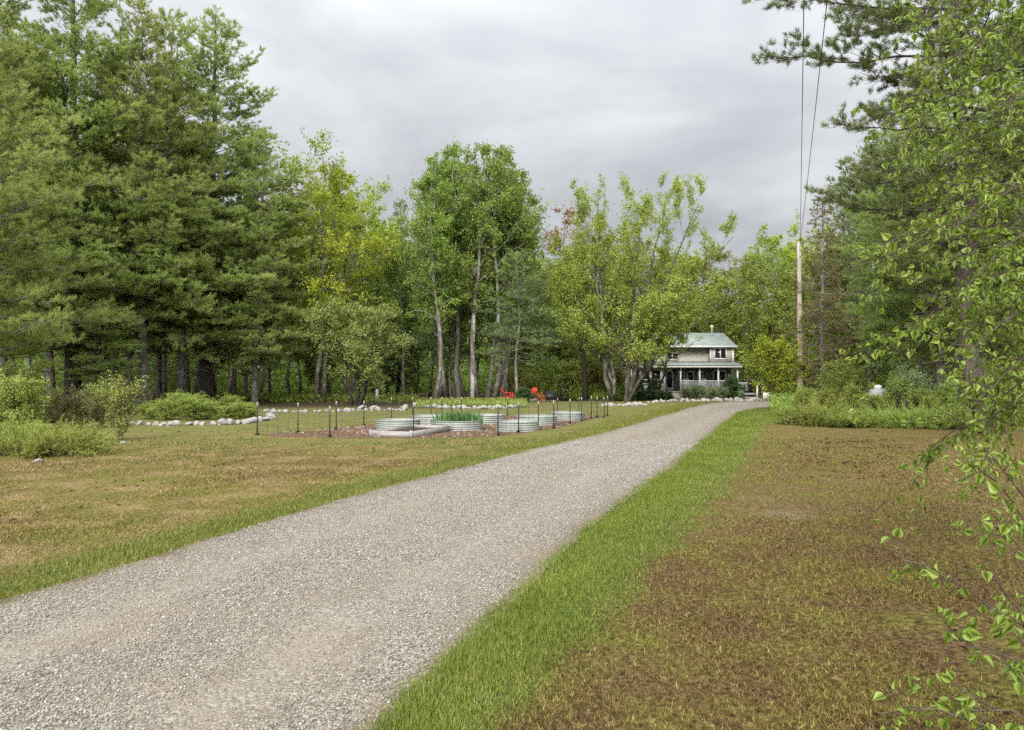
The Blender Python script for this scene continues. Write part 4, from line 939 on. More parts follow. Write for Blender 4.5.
# ------------------------------------------------------------------ trees: prototypes
TREES = True
def P(px, d): return (gx(px, d), d, tzf(gx(px, d), d))
pineA = conifer('white_pine', 101, 26, 6.4, .14, .78, 6, M['pine'], M['bark_pine'], r0=.42, nl=.22, nw=.034, nper=11, tsp=.20, density=2.1, flat=1.7, dead=40)
pineB = conifer('white_pine', 102, 22, 5.4, .20, .74, 6, M['pine'], M['bark_grey'], r0=.27, nl=.22, nw=.034, nper=11, tsp=.20, density=2.0, flat=1.7, dead=34)
pineC = conifer('white_pine', 103, 18, 5.0, .17, .66, 6, M['pine'], M['bark_grey'], r0=.22, nl=.21, nw=.033, nper=11, tsp=.20, density=1.8, flat=1.7, dead=24, elev=(-14, 40))
pineE = conifer('white_pine', 109, 15, 6.6, .07, .70, 6, M['pine'], M['bark_grey'], r0=.24, nl=.18, nw=.024, nper=14, tsp=.19, density=1.9, flat=1.7, dead=14, elev=(2, 40), up=.10)
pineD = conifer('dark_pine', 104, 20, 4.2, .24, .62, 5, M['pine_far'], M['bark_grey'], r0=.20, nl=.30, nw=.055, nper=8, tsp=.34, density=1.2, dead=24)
WL = 'mature white pine with grey trunk in the dense stand on the left'
place(pineA, P(74, 40), .4, 1.0, 'big old white pine with the thickest dark trunk, left of the leafy bed', 'tree')
place(pineA, P(-22, 36), 2.4, .95, 'white pine at the left border of the picture, trunk out of view', 'tree')
place(pineB, P(142, 41), 1.0, 1.04, 'white pine with straight pale grey trunk right of the biggest pine', 'tree')
place(pineB, P(8, 46), 3.1, 1.1, WL, 'tree', 'left stand pines')
place(pineA, P(208, 46.5), 4.2, (1.1, 1.1, .94), 'tall white pine with thick trunk at the right end of the pine stand', 'tree')
place(pineC, P(178, 44), .2, (1.1, 1.1, 1.28), WL, 'tree', 'left stand pines')
place(pineC, P(255, 45), 2.9, .86, 'white pine on the right edge of the stand next to the yellow tree', 'tree')
place(pineB, P(112, 52), 5.0, 1.08, WL, 'tree', 'left stand pines')
place(pineB, P(52, 55), 1.9, 1.1, WL, 'tree', 'left stand pines')
place(pineE, P(-34, 28), 4.4, 1.0, 'smaller white pine with low sweeping boughs at the left border', 'tree')
place(pineC, P(100, 38.5), 1.3, .40, 'young white pine under the big pines beside the leafy bed', 'tree')
r = np.random.default_rng(77)
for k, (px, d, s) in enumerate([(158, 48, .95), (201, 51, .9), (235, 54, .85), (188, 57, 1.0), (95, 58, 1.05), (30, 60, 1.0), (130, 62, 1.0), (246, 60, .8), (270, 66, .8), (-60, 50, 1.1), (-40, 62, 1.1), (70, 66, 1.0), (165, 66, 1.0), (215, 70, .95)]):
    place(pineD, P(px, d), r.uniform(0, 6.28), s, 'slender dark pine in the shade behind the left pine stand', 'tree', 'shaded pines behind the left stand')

oak = deciduous('oak_tree', 201, 17, 5.2, .30, 18, 10, 6, 13, .18, M['oak'], M['bark_grey'], stems=[(0, 0, .2, .3, 1.0), (.5, .3, .9, .4, .93)], r0=.15, keep=.8, elev=(12, 62))
place(oak, P(317, 48), .3, .93, 'yellow leaved spring oak with two thin grey trunks beside the pines', 'tree')
oakg = deciduous('oak_tree', 202, 16, 4.2, .26, 16, 8, 5, 12, .20, M['oakgreen'], M['bark_grey'], r0=.15, keep=.8)
place(oak, P(351, 55), 2.2, .93, 'second yellow oak standing between the first oak and the aspens, behind the fruit tree', 'tree')
place(oakg, P(378, 60), 2.0, .96, 'yellow green oak to the right behind the fruit tree', 'tree')
apple = deciduous('fruit_tree', 203, 6.2, 2.9, .22, 10, 9, 7, 9, .12, M['apple'], M['bark_dark'], stems=[(-.2, 0, -1.0, .2, .9), (0, .1, -.2, .5, 1.0), (.25, -.1, .8, -.3, .95), (.4, .1, 1.6, .3, .78)], r0=.11, elev=(5, 50), up=.05, keep=.85)
place(apple, P(355, 43), 0, 1.0, 'small spreading fruit tree with several dark stems behind the stone border', 'tree')
aspA = deciduous('aspen_tree', 204, 19, 3.4, .34, 22, 8, 6, 10, .165, M['aspen'], M['bark_grey'], r0=.17, elev=(15, 60), keep=.85, up=.1)
aspB = deciduous('aspen_tree', 205, 18, 3.2, .28, 20, 8, 6, 10, .165, M['aspen'], M['bark_grey'], r0=.14, lean=(1.2, .3), elev=(15, 60), keep=.85, up=.1)
AL = 'tall aspen with grey trunk in the dense clump left of the red chairs'
for px, d, pr, s, rz in ((434, 49, aspA, .86, .5), (447, 52, aspB, .98, 3.4), (460, 53, aspA, 1.04, 1.7), (478, 52, aspA, 1.02, 3.9), (487, 54, aspB, 1.08, .2), (494, 52.5, aspA, 1.03, 5.1), (500, 53.5, aspB, 1.0, -.2), (466, 55, aspB, 1.04, 2.2), (512, 56, aspA, .98, 2.9), (441, 54, aspA, .97, 4.4), (473, 54, aspB, 1.1, 1.0), (506, 55, aspA, 1.0, 1.2), (454, 56, aspA, 1.0, .9), (405, 58, aspB, .86, 1.2)):
    lab = {434: 'nearest aspen of the clump, tall grey trunk forking upward on the left side', 512: 'aspen at the right end of the clump just above the red chairs', 405: 'shorter aspen left of the clump behind the fruit tree'}.get(px, AL)
    place(pr, P(px, d), rz, s, lab, 'tree', None if lab != AL else 'aspen clump')
g = Geo()
wb = empty('dead_birch', P(472.5, 51.5)); tag(wb, 'white bare birch trunk standing among the grey aspen trunks', 'tree')
g.tubes(np.array([[(0, 0, -.05), (.03, 0, 1.6), (0, .05, 3.6), (.1, 0, 6.0)]]), np.array([[.17, .15, .13, .09]]), 10); g.build('trunk', M['bark_white'], wb, True)
hem = conifer('hemlock', 105, 10, 3.3, .30, .45, 5, M['hemlock'], M['bark_grey'], r0=.13, nl=.16, nw=.03, nper=12, tsp=.19, elev=(-5, 40), up=.08, pend=.1)
place(hem, P(516, 50), .6, 1.0, 'young blue green hemlock in front of the aspens above the red chairs', 'tree')
place(hem, P(452, 56), 2.6, .95, 'young blue green hemlock between the aspen trunks', 'tree')
place(hem, P(540, 60), 3.6, 1.0, 'young hemlock in the shade behind the right red chair', 'tree')
spr = conifer('spruce_tree', 106, 17, 2.6, .1, .45, 6, M['pine_far'], M['bark_dark'], r0=.16, nl=.16, nw=.045, nper=10, tsp=.24, elev=(-22, 35), up=.12, prof=lambda t: (1 - t) ** .95 + .02, pend=.15)
place(spr, P(397, 64), .5, 1.02, 'pointed dark spruce rising left of the aspen crowns', 'tree')
maple = deciduous('maple_tree', 206, 15.2, 5.0, .18, 13, 12, 7, 9, .13, M['maple'], M['bark_maple'],
    stems=[(-.45, 0, -4.0, .3, .72), (-.42, .1, -2.2, -.6, .9), (-.35, .1, -.5, .6, .97), (.5, 0, 2.4, .3, 1.0), (.5, .05, 4.4, -.3, .97), (.55, 0, 7.0, .2, .82), (.45, -.15, 1.2, -1.4, .92), (.5, .1, 5.4, 1.2, .6), (.5, -.2, 7.6, -.8, .54)], r0=.17, zmin=3.0, elev=(16, 68), up=.34, sidey=(14, 38), keep=.9, sublen=.62, twl=.6,
    prof=lambda t: np.clip(1.0 - .55 * t, .35, 1) * .85, bend=1.25)
place(maple, P(619, 51.5), 0, 1.0, 'big spreading maple with upswept limbs in front of the house', 'tree')
maple2 = deciduous('maple_tree', 207, 10.2, 3.7, .36, 18, 9, 7, 9, .145, M['maple'], M['bark_dark'], r0=.21, keep=.9, zmin=2.7, elev=(5, 60))
place(maple2, P(584.5, 55), 0, 1.0, 'smaller maple with one dark straight trunk left of the big maple', 'tree')
orn = deciduous('ornamental_tree', 208, 5.6, 2.3, .42, 8, 6, 5, 7, .12, M['maple'], M['bark_dark'], stems=[(0, 0, -1.7, .2, 1.0), (.1, 0, 1.2, -.2, 1.05), (.05, .1, -.5, .3, .9)], r0=.12, keep=.6, zmin=2.6)
place(orn, P(656, 60), 0, 1.0, 'crooked dark stemmed ornamental tree right before the sunroom windows', 'tree')
redt = deciduous('red_leaved_tree', 209, 17.5, 2.6, .45, 14, 6, 5, 7, .2, M['redleaf'], M['bark_grey'], r0=.14, keep=.75)
place(redt, P(567, 74), 0, (1.25, 1.25, 1.13), 'red brown leaved tree showing behind the maple tops', 'tree')
bare = deciduous('bare_tree', 210, 17, 3.0, .4, 14, 7, 5, 1, .1, M['oakgreen'], M['deadtwig'], r0=.15, keep=.12)
place(bare, P(736, 84), 0, 1.02, 'nearly bare twiggy tree rising behind the house roof', 'tree')
bgA = deciduous('woodland_tree', 211, 16, 4.5, .2, 16, 8, 5, 10, .29, M['bgleaf'], M['bark_grey'], r0=.15, keep=.85)
bgB = deciduous('woodland_tree', 212, 13, 4.0, .1, 15, 8, 5, 10, .27, M['bgleaf'], M['bark_grey'], r0=.12, keep=.85)
bgC = deciduous('young_tree', 213, 7, 2.7, .08, 13, 8, 5, 9, .21, M['bgleaf'], M['bark_grey'], r0=.07, keep=.85)
place(oakg, P(775, 82), .7, 1.15, 'tall yellow green oak behind the pole, right of the house', 'tree')
place(oakg, P(757, 92), 2.7, 1.12, 'yellow green oak far behind the house roof', 'tree')
place(oak, P(803, 88), 1.7, 1.12, 'yellow oak far behind the brown spruce', 'tree')
ZONES = [
 ('leafy tree in the woods behind the house', 'woods behind the house', [(700, 86, 'A', 1.0), (722, 80, 'B', 1.0), (748, 80, 'A', .95), (762, 77, 'B', .9), (785, 78, 'B', .95), (665, 84, 'A', 1.02), (640, 88, 'A', 1.0), (690, 95, 'A', 1.1), (735, 97, 'A', 1.05)]),
 ('leafy tree in the woods behind the red chairs', 'woods behind the red chairs', [(520, 66, 'B', 1.0), (540, 72, 'B', 1.05), (556, 68, 'B', .95), (575, 70, 'B', 1.0), (600, 76, 'A', 1.0), (617, 72, 'B', .95), (548, 82, 'A', .95), (530, 84, 'A', 1.0)]),
 ('leafy tree in the woods behind the fruit tree', 'woods behind the fruit tree', [(290, 62, 'A', .95), (300, 72, 'A', 1.0), (330, 70, 'A', 1.0), (345, 64, 'B', 1.0), (365, 72, 'A', 1.0), (388, 70, 'B', 1.1), (415, 72, 'A', .95), (430, 66, 'B', 1.05), (450, 70, 'A', 1.0), (475, 72, 'A', 1.0), (500, 74, 'A', .95), (320, 58, 'C', 1.1)]),
 ('leafy tree deep in the woods on the left', 'woods behind the left pines', [(-30, 72, 'A', 1.2), (10, 74, 'A', 1.2), (50, 78, 'A', 1.2), (90, 76, 'A', 1.2), (125, 80, 'A', 1.2), (160, 78, 'A', 1.2), (195, 82, 'A', 1.2), (230, 80, 'A', 1.1), (260, 76, 'A', 1.0), (-80, 66, 'A', 1.2)]),
 ('leafy tree in the woods behind the propane tank', 'woods behind the tank', [(815, 66, 'B', 1.0), (838, 60, 'B', .95), (862, 64, 'B', 1.0), (890, 58, 'B', .95), (915, 62, 'A', 1.0), (940, 56, 'B', .9), (965, 62, 'A', 1.0), (990, 54, 'B', 1.0), (1015, 58, 'A', 1.0), (1040, 50, 'B', 1.0), (850, 76, 'A', 1.0), (905, 76, 'A', 1.0), (960, 78, 'A', 1.05), (1020, 76, 'A', 1.1), (1075, 60, 'A', 1.1)]),
 ('young leafy tree at the edge of the woods by the red chairs', 'saplings by the red chairs', [(520, 61, 'C', .9), (533, 58, 'C', .8), (549, 60, 'C', .9), (566, 62, 'C', .9), (596, 63, 'C', 1.0), (610, 62, 'C', .9), (575, 59, 'C', .7)]),
 ('young leafy tree in the shade right of the utility pole', 'saplings by the pole', [(812, 58, 'C', .9), (835, 52, 'C', .8), (856, 55, 'C', .9), (880, 50, 'C', .8), (900, 54, 'C', .9), (925, 48, 'C', .85), (955, 46, 'C', .8), (985, 44, 'C', .9), (1010, 40, 'C', .9)]),
]
rz_ = np.random.default_rng(5)
for lab, gp, lst in ZONES:
    for px, d, kd, s in lst: place({'A': bgA, 'B': bgB, 'C': bgC}[kd], P(px, d), rz_.uniform(0, 6.28), s * rz_.uniform(.95, 1.05), lab, 'tree', gp)
spb = conifer('spruce_tree', 107, 14, 2.7, .13, .42, 6, M['spruce_brown'], M['bark_grey'], r0=.22, nl=.14, nw=.03, nper=12, tsp=.19, elev=(-18, 38), up=.15, prof=lambda t: (1 - t) ** .85 + .03, pend=.1)
place(spb, P(825, 46.5), .5, .97, 'reddish brown spruce standing right of the utility pole', 'tree')
place(pineC, P(922, 37), 5.2, .82, 'dark green white pine right of the brown spruce, boughs reaching over the tank', 'tree')
place(pineB, P(945, 33), 2.2, .72, 'white pine with thick trunk behind the birch leaves', 'tree')
place(pineC, P(1015, 30), .9, .85, 'white pine at the right border behind the birch', 'tree')
for px, d, s in ((869, 50, .9), (905, 52, .85), (850, 58, .9), (935, 56, .9), (975, 52, .9), (1000, 60, 1.0), (885, 64, 1.0), (1045, 42, .9)):
    place(pineD, P(px, d), r.uniform(0, 6.28), s, 'slender dark pine trunk in the woods behind the propane tank', 'tree', 'shaded pines behind the tank')
# near right pine, finer needles
pineR = conifer('white_pine', 108, 18, 4.75, .25, .80, 6, M['pine_far'], M['bark_pine'], r0=.22, nl=.13, nw=.013, nper=32, tsp=.17, elev=(-4, 42), up=.12, dead=24, density=2.4, flat=1.5, sub_t=.2, plume=.8)
place(pineR, P(992, 21), 2.1, 1.3, 'large white pine on the right with long boughs against the sky', 'tree')
# ------------------------------------------------------------------ shrubs
def rename(root, a='stems', b='foliage'):
    for c in root.children:
        if c.name.startswith('trunk'): c.name = a
        if c.name.startswith('crown'): c.name = b
    return root
def juniper(name, seed, W, Dp, H, mat, n=70, nl=.06, nw=.012):
    r = np.random.default_rng(seed); root = empty(name); tag(root, cat='shrub')
    p0 = np.c_[r.uniform(-W * .32, W * .32, n), r.uniform(-Dp * .32, Dp * .32, n), np.full(n, .0)]
    az = np.arctan2(p0[:, 1] / Dp, p0[:, 0] / W) + r.normal(0, .7, n); el = r.uniform(.2, 1.1, n)
    d = np.c_[np.cos(az) * np.cos(el), np.sin(az) * np.cos(el), np.sin(el)]; L = r.uniform(.7, 1.15, n) * H * 1.5
    B = paths(p0, d, L, 6, -.12, .12, r); tg = Geo(); tg.tubes(B, taper(np.full(n, .014), 6), 4, cap=False)
    j = np.repeat(np.arange(n), 16); t = r.uniform(.25, 1, len(j)); p, tn = lerp_path(B, j, t)
    d2 = around(tn, R(1) * r.uniform(15, 50, len(j)), r.uniform(0, 6.28, len(j))); S = paths(p, d2, r.uniform(.12, .34, len(j)), 4, .15, .1, r)
    tg.tubes(S[::3], taper(np.full(len(S[::3]), .004), 4), 3, cap=False)
    k = np.repeat(np.arange(len(S)), 16); c, tn = lerp_path(S, k, r.uniform(0.1, 1, len(k))); nd = norm(tn * .9 + r.normal(0, .5, c.shape) + UP * .15)
    lg = Geo(); lg.blades(c, nd, nl * r.uniform(.7, 1.3, len(k)), nw, np.clip(r.random(n)[j][k] * .4 + .25 * r.random(len(S))[k] + .35 * r.random(len(k)), 0, 1), r)
    tg.build('stems', M['twig'], root); lg.build('foliage', mat, root); return root
jun = juniper('juniper_shrub', 301, 3.0, 1.8, .55, M['juniper'], 130, .065, .016)
d0 = gd(456)
def Pg(px, py): d = gd(py); return (gx(px, d), d, tzf(gx(px, d), d))
place(jun, Pg(44, 454), .1, (.95, .8, .78), 'low spreading bright green juniper at the left front of the clearing', 'shrub')
place(jun, Pg(-6, 446), 2.6, (1., 1, .75), 'low juniper cut by the left border of the picture', 'shrub')
bush = rename(deciduous('leafy_shrub', 302, 1.7, 1.0, .08, 8, 6, 5, 7, .085, M['shrub'], M['twig'], cat='shrub', stems=[(0, 0, -.3, .1, .9), (.1, .1, .3, .2, 1.0), (-.1, .1, 0, -.3, .95), (.1, -.1, .5, -.2, .8)], r0=.02, elev=(10, 65), up=.2, keep=.9))
bush2 = rename(deciduous('brownish_shrub', 303, 1.35, 1.0, .08, 8, 6, 5, 6, .075, M['brownshrub'], M['twig'], cat='shrub', stems=[(0, 0, -.5, .1, .8), (.1, .1, .5, .2, .9), (-.1, .1, 0, -.3, 1.0)], r0=.02, elev=(10, 60), keep=.8))
wisp = rename(deciduous('wispy_shrub', 304, 1.75, .7, .12, 6, 5, 5, 3, .07, M['shrub'], M['twig'], cat='shrub', stems=[(0, 0, -.45, .1, .9), (.05, 0, .3, .2, 1.0), (0, .05, 0, -.2, 1.05), (.05, .05, .55, 0, .85), (0, 0, -.15, .3, .95)], r0=.018, elev=(35, 75), up=.25, keep=.9))
place(bush, Pg(18, 433), .4, .80, 'tall light green leafy bush at the left border behind the juniper', 'shrub')
place(bush, Pg(-22, 434), 2.4, .85, 'leafy bush partly cut off by the left border', 'shrub')
place(bush2, Pg(62, 429), .3, .74, 'dull brownish green bush behind the juniper in front of the big pine trunk', 'shrub')
place(bush2, Pg(92, 428), 1.9, .7, 'dull brownish green bush right beside the wispy bush', 'shrub')
place(wisp, Pg(120, 440), .2, .82, 'wispy upright bush with thin bare lower stems right of the juniper', 'shrub')
place(wisp, Pg(103, 427), 1.2, .75, 'twiggy upright bush between the brownish bushes', 'shrub')
for px, py, s in ((150, 419.5, .62), (168, 420, .72), (188, 420, .85), (206, 419.5, .66), (222, 419.5, .6), (238, 419, .66), (252, 418, .55), (176, 417, .8), (214, 417, .7), (160, 417.4, .7), (196, 416.6, .8), (230, 416.4, .75), (246, 416, .66)):
    place(bush, Pg(px, py), rng.uniform(0, 6.28), (s * .8, s * .8, s * rng.uniform(.42, .62)), 'bright green leafy plant filling the stone edged bed', 'shrub', 'plants of the leafy bed')
# dead brush pile by the big pine
def brush(px, py, seed, n, H, label):
    r = np.random.default_rng(seed); x, y, z = Pg(px, py); g = Geo(); p0 = np.c_[r.normal(0, .7, n), r.normal(0, .4, n), np.zeros(n)]
    az = r.uniform(0, 6.28, n); el = r.uniform(.4, 1.4, n); d = np.c_[np.cos(az) * np.cos(el), np.sin(az) * np.cos(el), np.sin(el)]
    B = paths(p0, d, r.uniform(.5, 1, n) * H, 6, -.1, .15, r); g.tubes(B, taper(r.uniform(.01, .025, n), 6, .25), 4)
    j = np.repeat(np.arange(n), 6); p, tn = lerp_path(B, j, r.uniform(.3, 1, len(j))); S = paths(p, around(tn, R(1) * r.uniform(25, 60, len(j)), r.uniform(0, 6.28, len(j))), r.uniform(.2, .6, len(j)) * H * .5, 4, -.05, .15, r)
    g.tubes(S, taper(np.full(len(j), .008), 4, .3), 3, cap=False); o = g.build('dead_brush', M['deadtwig']); o.location = (x, y, z); tag(o, label, 'brush')
brush(112, 414, 61, 34, 2.6, 'tangle of bare grey twigs standing between the big pine and the leafy bed')
brush(150, 412, 62, 16, 1.5, 'low bare twigs at the left end of the leafy bed')
# yellow green shrub by the bend
yel = rename(deciduous('yellow_shrub', 305, 3.3, 1.45, .34, 9, 7, 6, 7, .10, M['yellowshrub'], M['twig'], cat='shrub', stems=[(0, 0, -.7, .1, .92), (.06, 0, .6, .2, 1.0), (0, .05, 0, -.3, 1.0), (.05, .05, .9, 0, .8), (0, 0, -.3, .3, .95)], r0=.035, elev=(10, 65), keep=.8))
place(yel, Pg(774, 410.2), 0, 1.0, 'round yellow green shrub on thin stems left of the utility pole', 'shrub')
place(bush, P(838, 41), .3, 1.25, 'tall light green bush directly right of the utility pole', 'shrub')
place(bush, P(852, 38), 2.3, 1.0, 'light green bush between the pole and the propane tank', 'shrub')
# long row of low shrubs on the right
RL = 'low spreading shrub in the long row along the back of the right clearing'
ROW = [(800, 424, .95), (822, 425.5, 1.0), (846, 426.5, 1.0), (870, 427, 1.05), (894, 427.5, 1.0), (918, 427.5, 1.05), (940, 428, 1.0), (962, 427, 1.0), (985, 425, 1.0), (1008, 424, 1.1)]
for px, py, s in ROW: place(jun, Pg(px, py), rng.uniform(0, 6.28), (s * rng.uniform(.65, .85), s * .8, s * rng.uniform(.6, 1.0)), RL, 'shrub', 'low shrub row on the right')
for px, py, s in [(806, 420, .6), (828, 419, .62), (852, 419.5, .55), (878, 421, .46), (868, 420.5, .5), (900, 420, .62), (922, 420.5, .6), (948, 420, .56), (970, 420, .7), (992, 420, .8), (1015, 419, .9), (930, 424, .5)]:
    place(bush, Pg(px, py), rng.uniform(0, 6.28), (s * rng.uniform(.8, 1.2), s * 1.1, s * rng.uniform(.75, 1.3)), 'bright leafy bush rising out of the low shrub row on the right', 'shrub', 'leafy bushes in the right row')
gg_ = rename(deciduous('grey_green_shrub', 306, 1.7, .9, .1, 8, 6, 5, 6, .09, M['greygreen'], M['twig'], cat='shrub', stems=[(0, 0, -.3, .1, .9), (.1, .1, .35, .2, 1.0), (-.1, .1, 0, -.3, .95)], r0=.02, keep=.8))
place(gg_, P(903, 28.5), .3, .95, 'pale grey green bush between the propane tank and the barrel', 'shrub')
place(gg_, P(920, 29.5), 1.6, .85, 'second pale grey green bush just left of the tarp covered crate', 'shrub')
for px, d, s in ((518, 56, 1.3), (530, 55, 1.0), (541, 57, 1.5), (553, 58, 1.6), (572, 57, 1.5), (592, 57.5, 1.5), (604, 58, 1.7), (612, 57, 1.3), (547, 61, 2.0), (598, 62, 2.2)):
    place(bush, P(px, d), rng.uniform(0, 6.28), (s * 1.2, s, s), 'bright yellow green bush at the woodland edge between the red chairs and the big maple', 'shrub', 'bushes at the woodland edge')
# house planting
rho = rename(deciduous('round_evergreen', 307, 1.35, .62, .05, 12, 6, 5, 8, .085, M['rhodo'], M['twig'], cat='shrub', stems=[(0, 0, -.2, .1, .85), (.05, 0, .2, .1, .9), (0, .05, 0, -.2, .95)], r0=.02, elev=(-5, 70), keep=.95, prof=lambda t: np.sin(np.pi * (t * .7 + .25)) ** .6))
for px, d, s, lab in ((636.5, 62.5, 1.2, 'dark round evergreen in front of the left sunroom window'), (653.5, 62.5, 1.1, 'dark round evergreen right of the first one before the sunroom'), (730.5, 63.5, 1.25, 'dark clipped evergreen in front of the right porch railing')):
    place(rho, P(px, d), rng.uniform(0, 6), s, lab, 'shrub')
for px, d, s in ((627, 56, .62), (640, 57, .55), (650, 58, .55), (661, 59, .5), (668, 60, .45)):
    place(rho, P(px, d), rng.uniform(0, 6), (s * 1.7, s * 1.5, s), 'low dark green plant in the bed left of the porch steps', 'shrub', 'low plants by the steps')
for px, d, s in ((685, 61.5, .5), (693, 62, .55), (702, 61.5, .55), (711, 62, .5), (720, 62, .48), (742, 62, .35)):
    place(gg_, P(px, d), rng.uniform(0, 6), (s * 1.5, s * 1.4, s), 'low pale green perennial clump in front of the porch railing', 'shrub', 'perennials before the porch')
place(rho, P(522.5, 48.5), .2, (.9, .8, .62), 'low dark green mound at the left foot of the right red chair', 'shrub')
org = rename(deciduous('orange_flowers', 308, .6, .4, .1, 6, 5, 4, 5, .06, M['orange'], M['twig'], cat='flowers', stems=[(0, 0, .1, 0, 1.0), (.1, 0, -.1, 0, .9)], r0=.012, keep=.7))
place(org, P(539, 49), 0, (.9, .7, .7), 'small orange leaved plant at the right foot of the right red chair', 'flowers')

# ------------------------------------------------------------------ ground cover and woodland masses
def carpet(name, seed, n, region, h, leaf, mat, label, cat):
    r = np.random.default_rng(seed); x, y = region(r, n); g = Geo(); n = len(x)
    z = tz(x, y) + h * r.random(n) ** .8 * (.35 + vnoise(x, y, 1.3)); l = leaf * r.uniform(.6, 1.3, n)
    g.leaves(np.c_[x, y, z], norm(r.normal(0, 1, (n, 3)) + UP * .3), norm(r.normal(0, .7, (n, 3)) + UP * .8), l, l * .6, np.clip(r.random(n) * .5 + .5 * vnoise(x, y, 1.1), 0, 1))
    tag(g.build(name, mat), label, cat, kind='stuff')
def reg_px(px0, px1, d0, d1, thr=.3, s=1.6):
    def f(r, n):
        d = r.uniform(d0, d1, n); px = r.uniform(px0, px1, n); x = gx(px, d); k = vnoise(x, d, s) > thr * r.random(n) * 2; return x[k], d[k]
    return f
carpet('ground_cover', 401, 26000, reg_px(416, 527, 40, 50, .35), .30, .10, M['shrub'], 'green ground cover under the grey aspen trunks', 'ground cover')
carpet('woodland_ferns', 402, 40000, reg_px(-60, 420, 46, 62, .55), .5, .14, M['bgleaf'], 'ferns and seedlings on the woodland floor to the left', 'undergrowth')
carpet('woodland_ferns', 403, 40000, reg_px(500, 625, 55, 66, .35), 1.0, .16, M['bgleaf'], 'thick leafy undergrowth behind the red chairs', 'undergrowth')
carpet('woodland_ferns', 404, 60000, reg_px(770, 1080, 30, 50, .45), .7, .13, M['bgleaf'], 'leafy undergrowth around and behind the propane tank', 'undergrowth')
def woodland():
    r = np.random.default_rng(405); g = Geo(); n = 230000
    px = r.uniform(-260, 1280, n); d = r.uniform(84, 125, n); x = gx(px, d); y = d
    top = 7 + 8 * vnoise(x, y, 7) + 2 * vnoise(x, y, 2.5); z = tz(x, y) + top * r.random(n) ** 1.15
    k = vnoise(x + z * .7, y + z * 1.3, 2.2) > .30; x, y, z = x[k], y[k], z[k]; n = len(x)
    l = r.uniform(.35, .75, n)
    g.leaves(np.c_[x, y, z], norm(r.normal(0, 1, (n, 3))), norm(r.normal(0, .8, (n, 3)) + UP * .5), l, l * .65, np.clip(r.random(n) * .5 + .5 * vnoise(x, z, 2.), 0, 1))
    tag(g.build('woodland', M['bgleaf']), 'distant leafy woodland filling the gaps behind all trees', 'woodland', kind='stuff')
woodland()

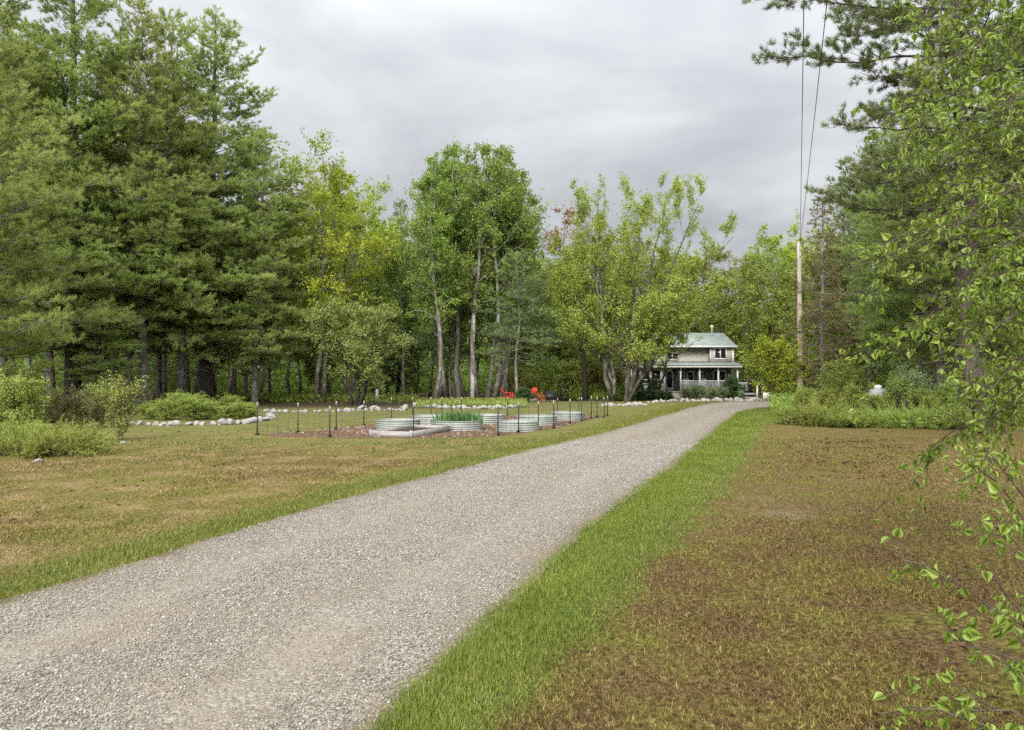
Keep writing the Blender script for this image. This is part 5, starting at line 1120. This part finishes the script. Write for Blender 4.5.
# ------------------------------------------------------------------ birch close by on the right
def birch():
    r = np.random.default_rng(501); root = empty('birch_tree', (4.55, 5.1, 0)); tag(root, 'young birch with fresh green leaves hanging in from the right border', 'tree')
    B0 = np.array([4.55, 5.1, 0])
    tg = Geo(); K = 10; s = np.linspace(0, 1, K); ST = np.c_[.35 * np.sin(s * 2.2) - .1, .2 * s, s * 7.5 - .05][None]; tg.tubes(ST, (.075 * (1 - s * .85))[None], 10)
    # boughs: (height on the trunk, end point in world coordinates)
    E = []
    def end(px, py, d): return np.array([gx(px, d), d, zat(py, d)]) - B0
    spec = [(4.2, (925, 12, 5.4)), (3.9, (905, 78, 5.2)), (3.7, (880, 112, 5.6)), (3.5, (890, 150, 5.0)), (3.3, (912, 185, 5.8)), (3.0, (884, 246, 5.5)), (2.8, (925, 225, 4.7)), (2.5, (872, 338, 5.2)), (2.4, (930, 300, 5.8)), (2.2, (940, 362, 4.9)),
            (2.1, (965, 352, 4.4)), (1.9, (975, 400, 5.6)), (1.7, (962, 432, 4.9)), (4.6, (965, -30, 5.0)), (3.6, (960, 120, 4.4)), (3.1, (965, 200, 5.0)), (2.7, (975, 270, 4.5)), (2.3, (985, 330, 5.4)), (4.0, (985, 60, 4.8)), (1.8, (985, 395, 4.6)), (3.4, (1000, 150, 5.6)), (2.6, (1005, 290, 4.8)),
            (1.3, (925, 446, 5.6)), (3.3, (945, 150, 5.2)), (2.9, (940, 265, 5.1)), (4.4, (1000, 10, 5.2)), (2.0, (1000, 420, 5.0))]
    H0 = np.array([a for a, _ in spec]); EN = np.array([end(*b) for _, b in spec]); P0, _ = lerp_path(ST, np.zeros(len(H0), int), H0 / 7.5)
    d = EN - P0; L = np.linalg.norm(d, axis=1); s7 = np.linspace(0, 1, 8)
    LB = P0[:, None] + d[:, None] * s7[None, :, None] + UP * (.16 * L[:, None] * np.sin(np.pi * s7))[..., None] + np.cumsum(r.normal(0, .02, (len(d), 8, 3)), 1)
    tg.tubes(LB, taper(np.full(len(d), .014), 8, .2), 6, cap=False)
    # saplings rising from the ground in front (lower sprays)
    sap = [((2.95, 3.9, 0), (958, 470, 3.75)), ((2.75, 3.55, 0), (905, 552, 3.75)), ((2.8, 3.6, 0), (962, 560, 3.5)), ((2.6, 3.3, 0), (920, 640, 3.35)), ((2.62, 3.3, 0), (985, 520, 3.3)), ((2.5, 3.15, 0), (955, 655, 3.1)), ((2.5, 3.1, 0), (1000, 610, 3.15)),
           ((2.25, 2.9, 0), (890, 722, 3.0)), ((2.35, 2.95, 0), (975, 715, 3.0)), ((3.1, 4.0, 0), (990, 450, 3.9)), ((2.9, 3.7, 0), (1010, 480, 3.6))]
    SP0 = np.array([a for a, _ in sap]) - B0; SEN = np.array([end(*b) for _, b in sap]); d2 = SEN - SP0; L2 = np.linalg.norm(d2, axis=1)
    SB = SP0[:, None] + d2[:, None] * s7[None, :, None] + UP * (.14 * L2[:, None] * np.sin(np.pi * s7))[..., None] + np.cumsum(r.normal(0, .012, (len(d2), 8, 3)), 1)
    # leaves / twigs
    def leafset(BR, per, tl, t0, dens, lsz, lg, r):
        j = np.repeat(np.arange(len(BR)), per); t = r.uniform(t0, 1, len(j)); p, tn = lerp_path(BR, j, t)
        TW = paths(p, norm(around(tn, R(1) * r.uniform(20, 65, len(j)), r.uniform(0, 6.28, len(j))) + UP * .12), tl * r.uniform(.4, 1.2, len(j)), 5, -.15, .1, r)
        tgt = tgs[0]; tgt.tubes(TW, taper(np.full(len(j), .0032), 5, .4), 4, cap=False)
        k = np.repeat(np.arange(len(TW)), dens); c, tt = lerp_path(TW, k, r.uniform(.08, 1.0, len(k)))
        n = len(k); dd = norm(tt * .5 + r.normal(0, .6, (n, 3)) + UP * -.6); nn = norm(r.normal(0, .6, (n, 3)) + UP * .55 + np.array([-.2, -.5, 0])); l = lsz * r.uniform(.45, 1.3, n) ** 1.0
        # petiole offset then ovate, pointed, slightly toothed blade folded on its midrib
        c0 = c + dd * .018; sd_ = norm(np.cross(dd, nn)); nn = np.cross(sd_, dd)
        prof = np.array([(0, 0), (.10, .27), (.30, .40), (.52, .33), (.76, .15), (1.0, 0)])
        L_ = l[:, None]; cur = r.uniform(-.05, .22, n)[:, None]
        V = []
        for u, w in prof: V.append(c0 + dd * L_ * u - nn * L_ * cur * u * u)
        for u, w in prof[1:-1]: V.append(c0 + dd * L_ * (u - .06) + sd_ * L_ * w + nn * L_ * (w * .28 - cur * u * u))
        for u, w in prof[1:-1]: V.append(c0 + dd * L_ * (u - .06) - sd_ * L_ * w + nn * L_ * (w * .28 - cur * u * u))
        V = np.stack(V, 1); tri = []
        for off in (6, 10):
            e = [0] + [off + q for q in range(4)] + [5]
            for q in range(5):
                a, b = q, q + 1
                if e[q] != a and e[q + 1] != b: tri += [(a, b, e[q + 1]), (a, e[q + 1], e[q])]
                elif e[q] == a: tri += [(a, b, e[q + 1])]
                else: tri += [(a, b, e[q])]
        F = (np.arange(n) * 14)[:, None, None] + np.array(tri)[None]
        lg.add(V.reshape(-1, 3), F.reshape(-1, 3), np.repeat(np.clip(r.random(len(BR))[j][k] * .3 + r.random(n) * .7, 0, 1), 14))
        return n
    tgs = [tg]; lg = Geo(); nA = leafset(LB, 29, .48, .16, 12, .052, lg, r)
    tg.build('trunk', M['twig'], root, True); lg.build('crown', M['birch'], root)
    for q in range(len(sap)):
        st = empty('birch_sapling', tuple(np.array(sap[q][0]))); st.location.z = 0
        lab = 'thin birch shoot with fresh leaves rising at the right border' if q not in (1, 7) else ('birch shoot reaching furthest left over the brown turf' if q == 1 else 'short birch shoot at the bottom edge of the picture')
        tag(st, lab, 'sapling', 'birch shoots on the right' if q not in (1, 7) else None)
        tgs[0] = Geo(); lg2 = Geo(); rel = SB[q:q + 1] + B0 - np.array(sap[q][0]); tgs[0].tubes(rel, taper(np.array([.007]), 8, .35), 6, cap=False)
        leafset(rel, 8, .22, .3, 4, .056, lg2, r); tgs[0].build('stems', M['twig'], st); lg2.build('foliage', M['birch'], st)
    print('birch leaves', nA)
birch()
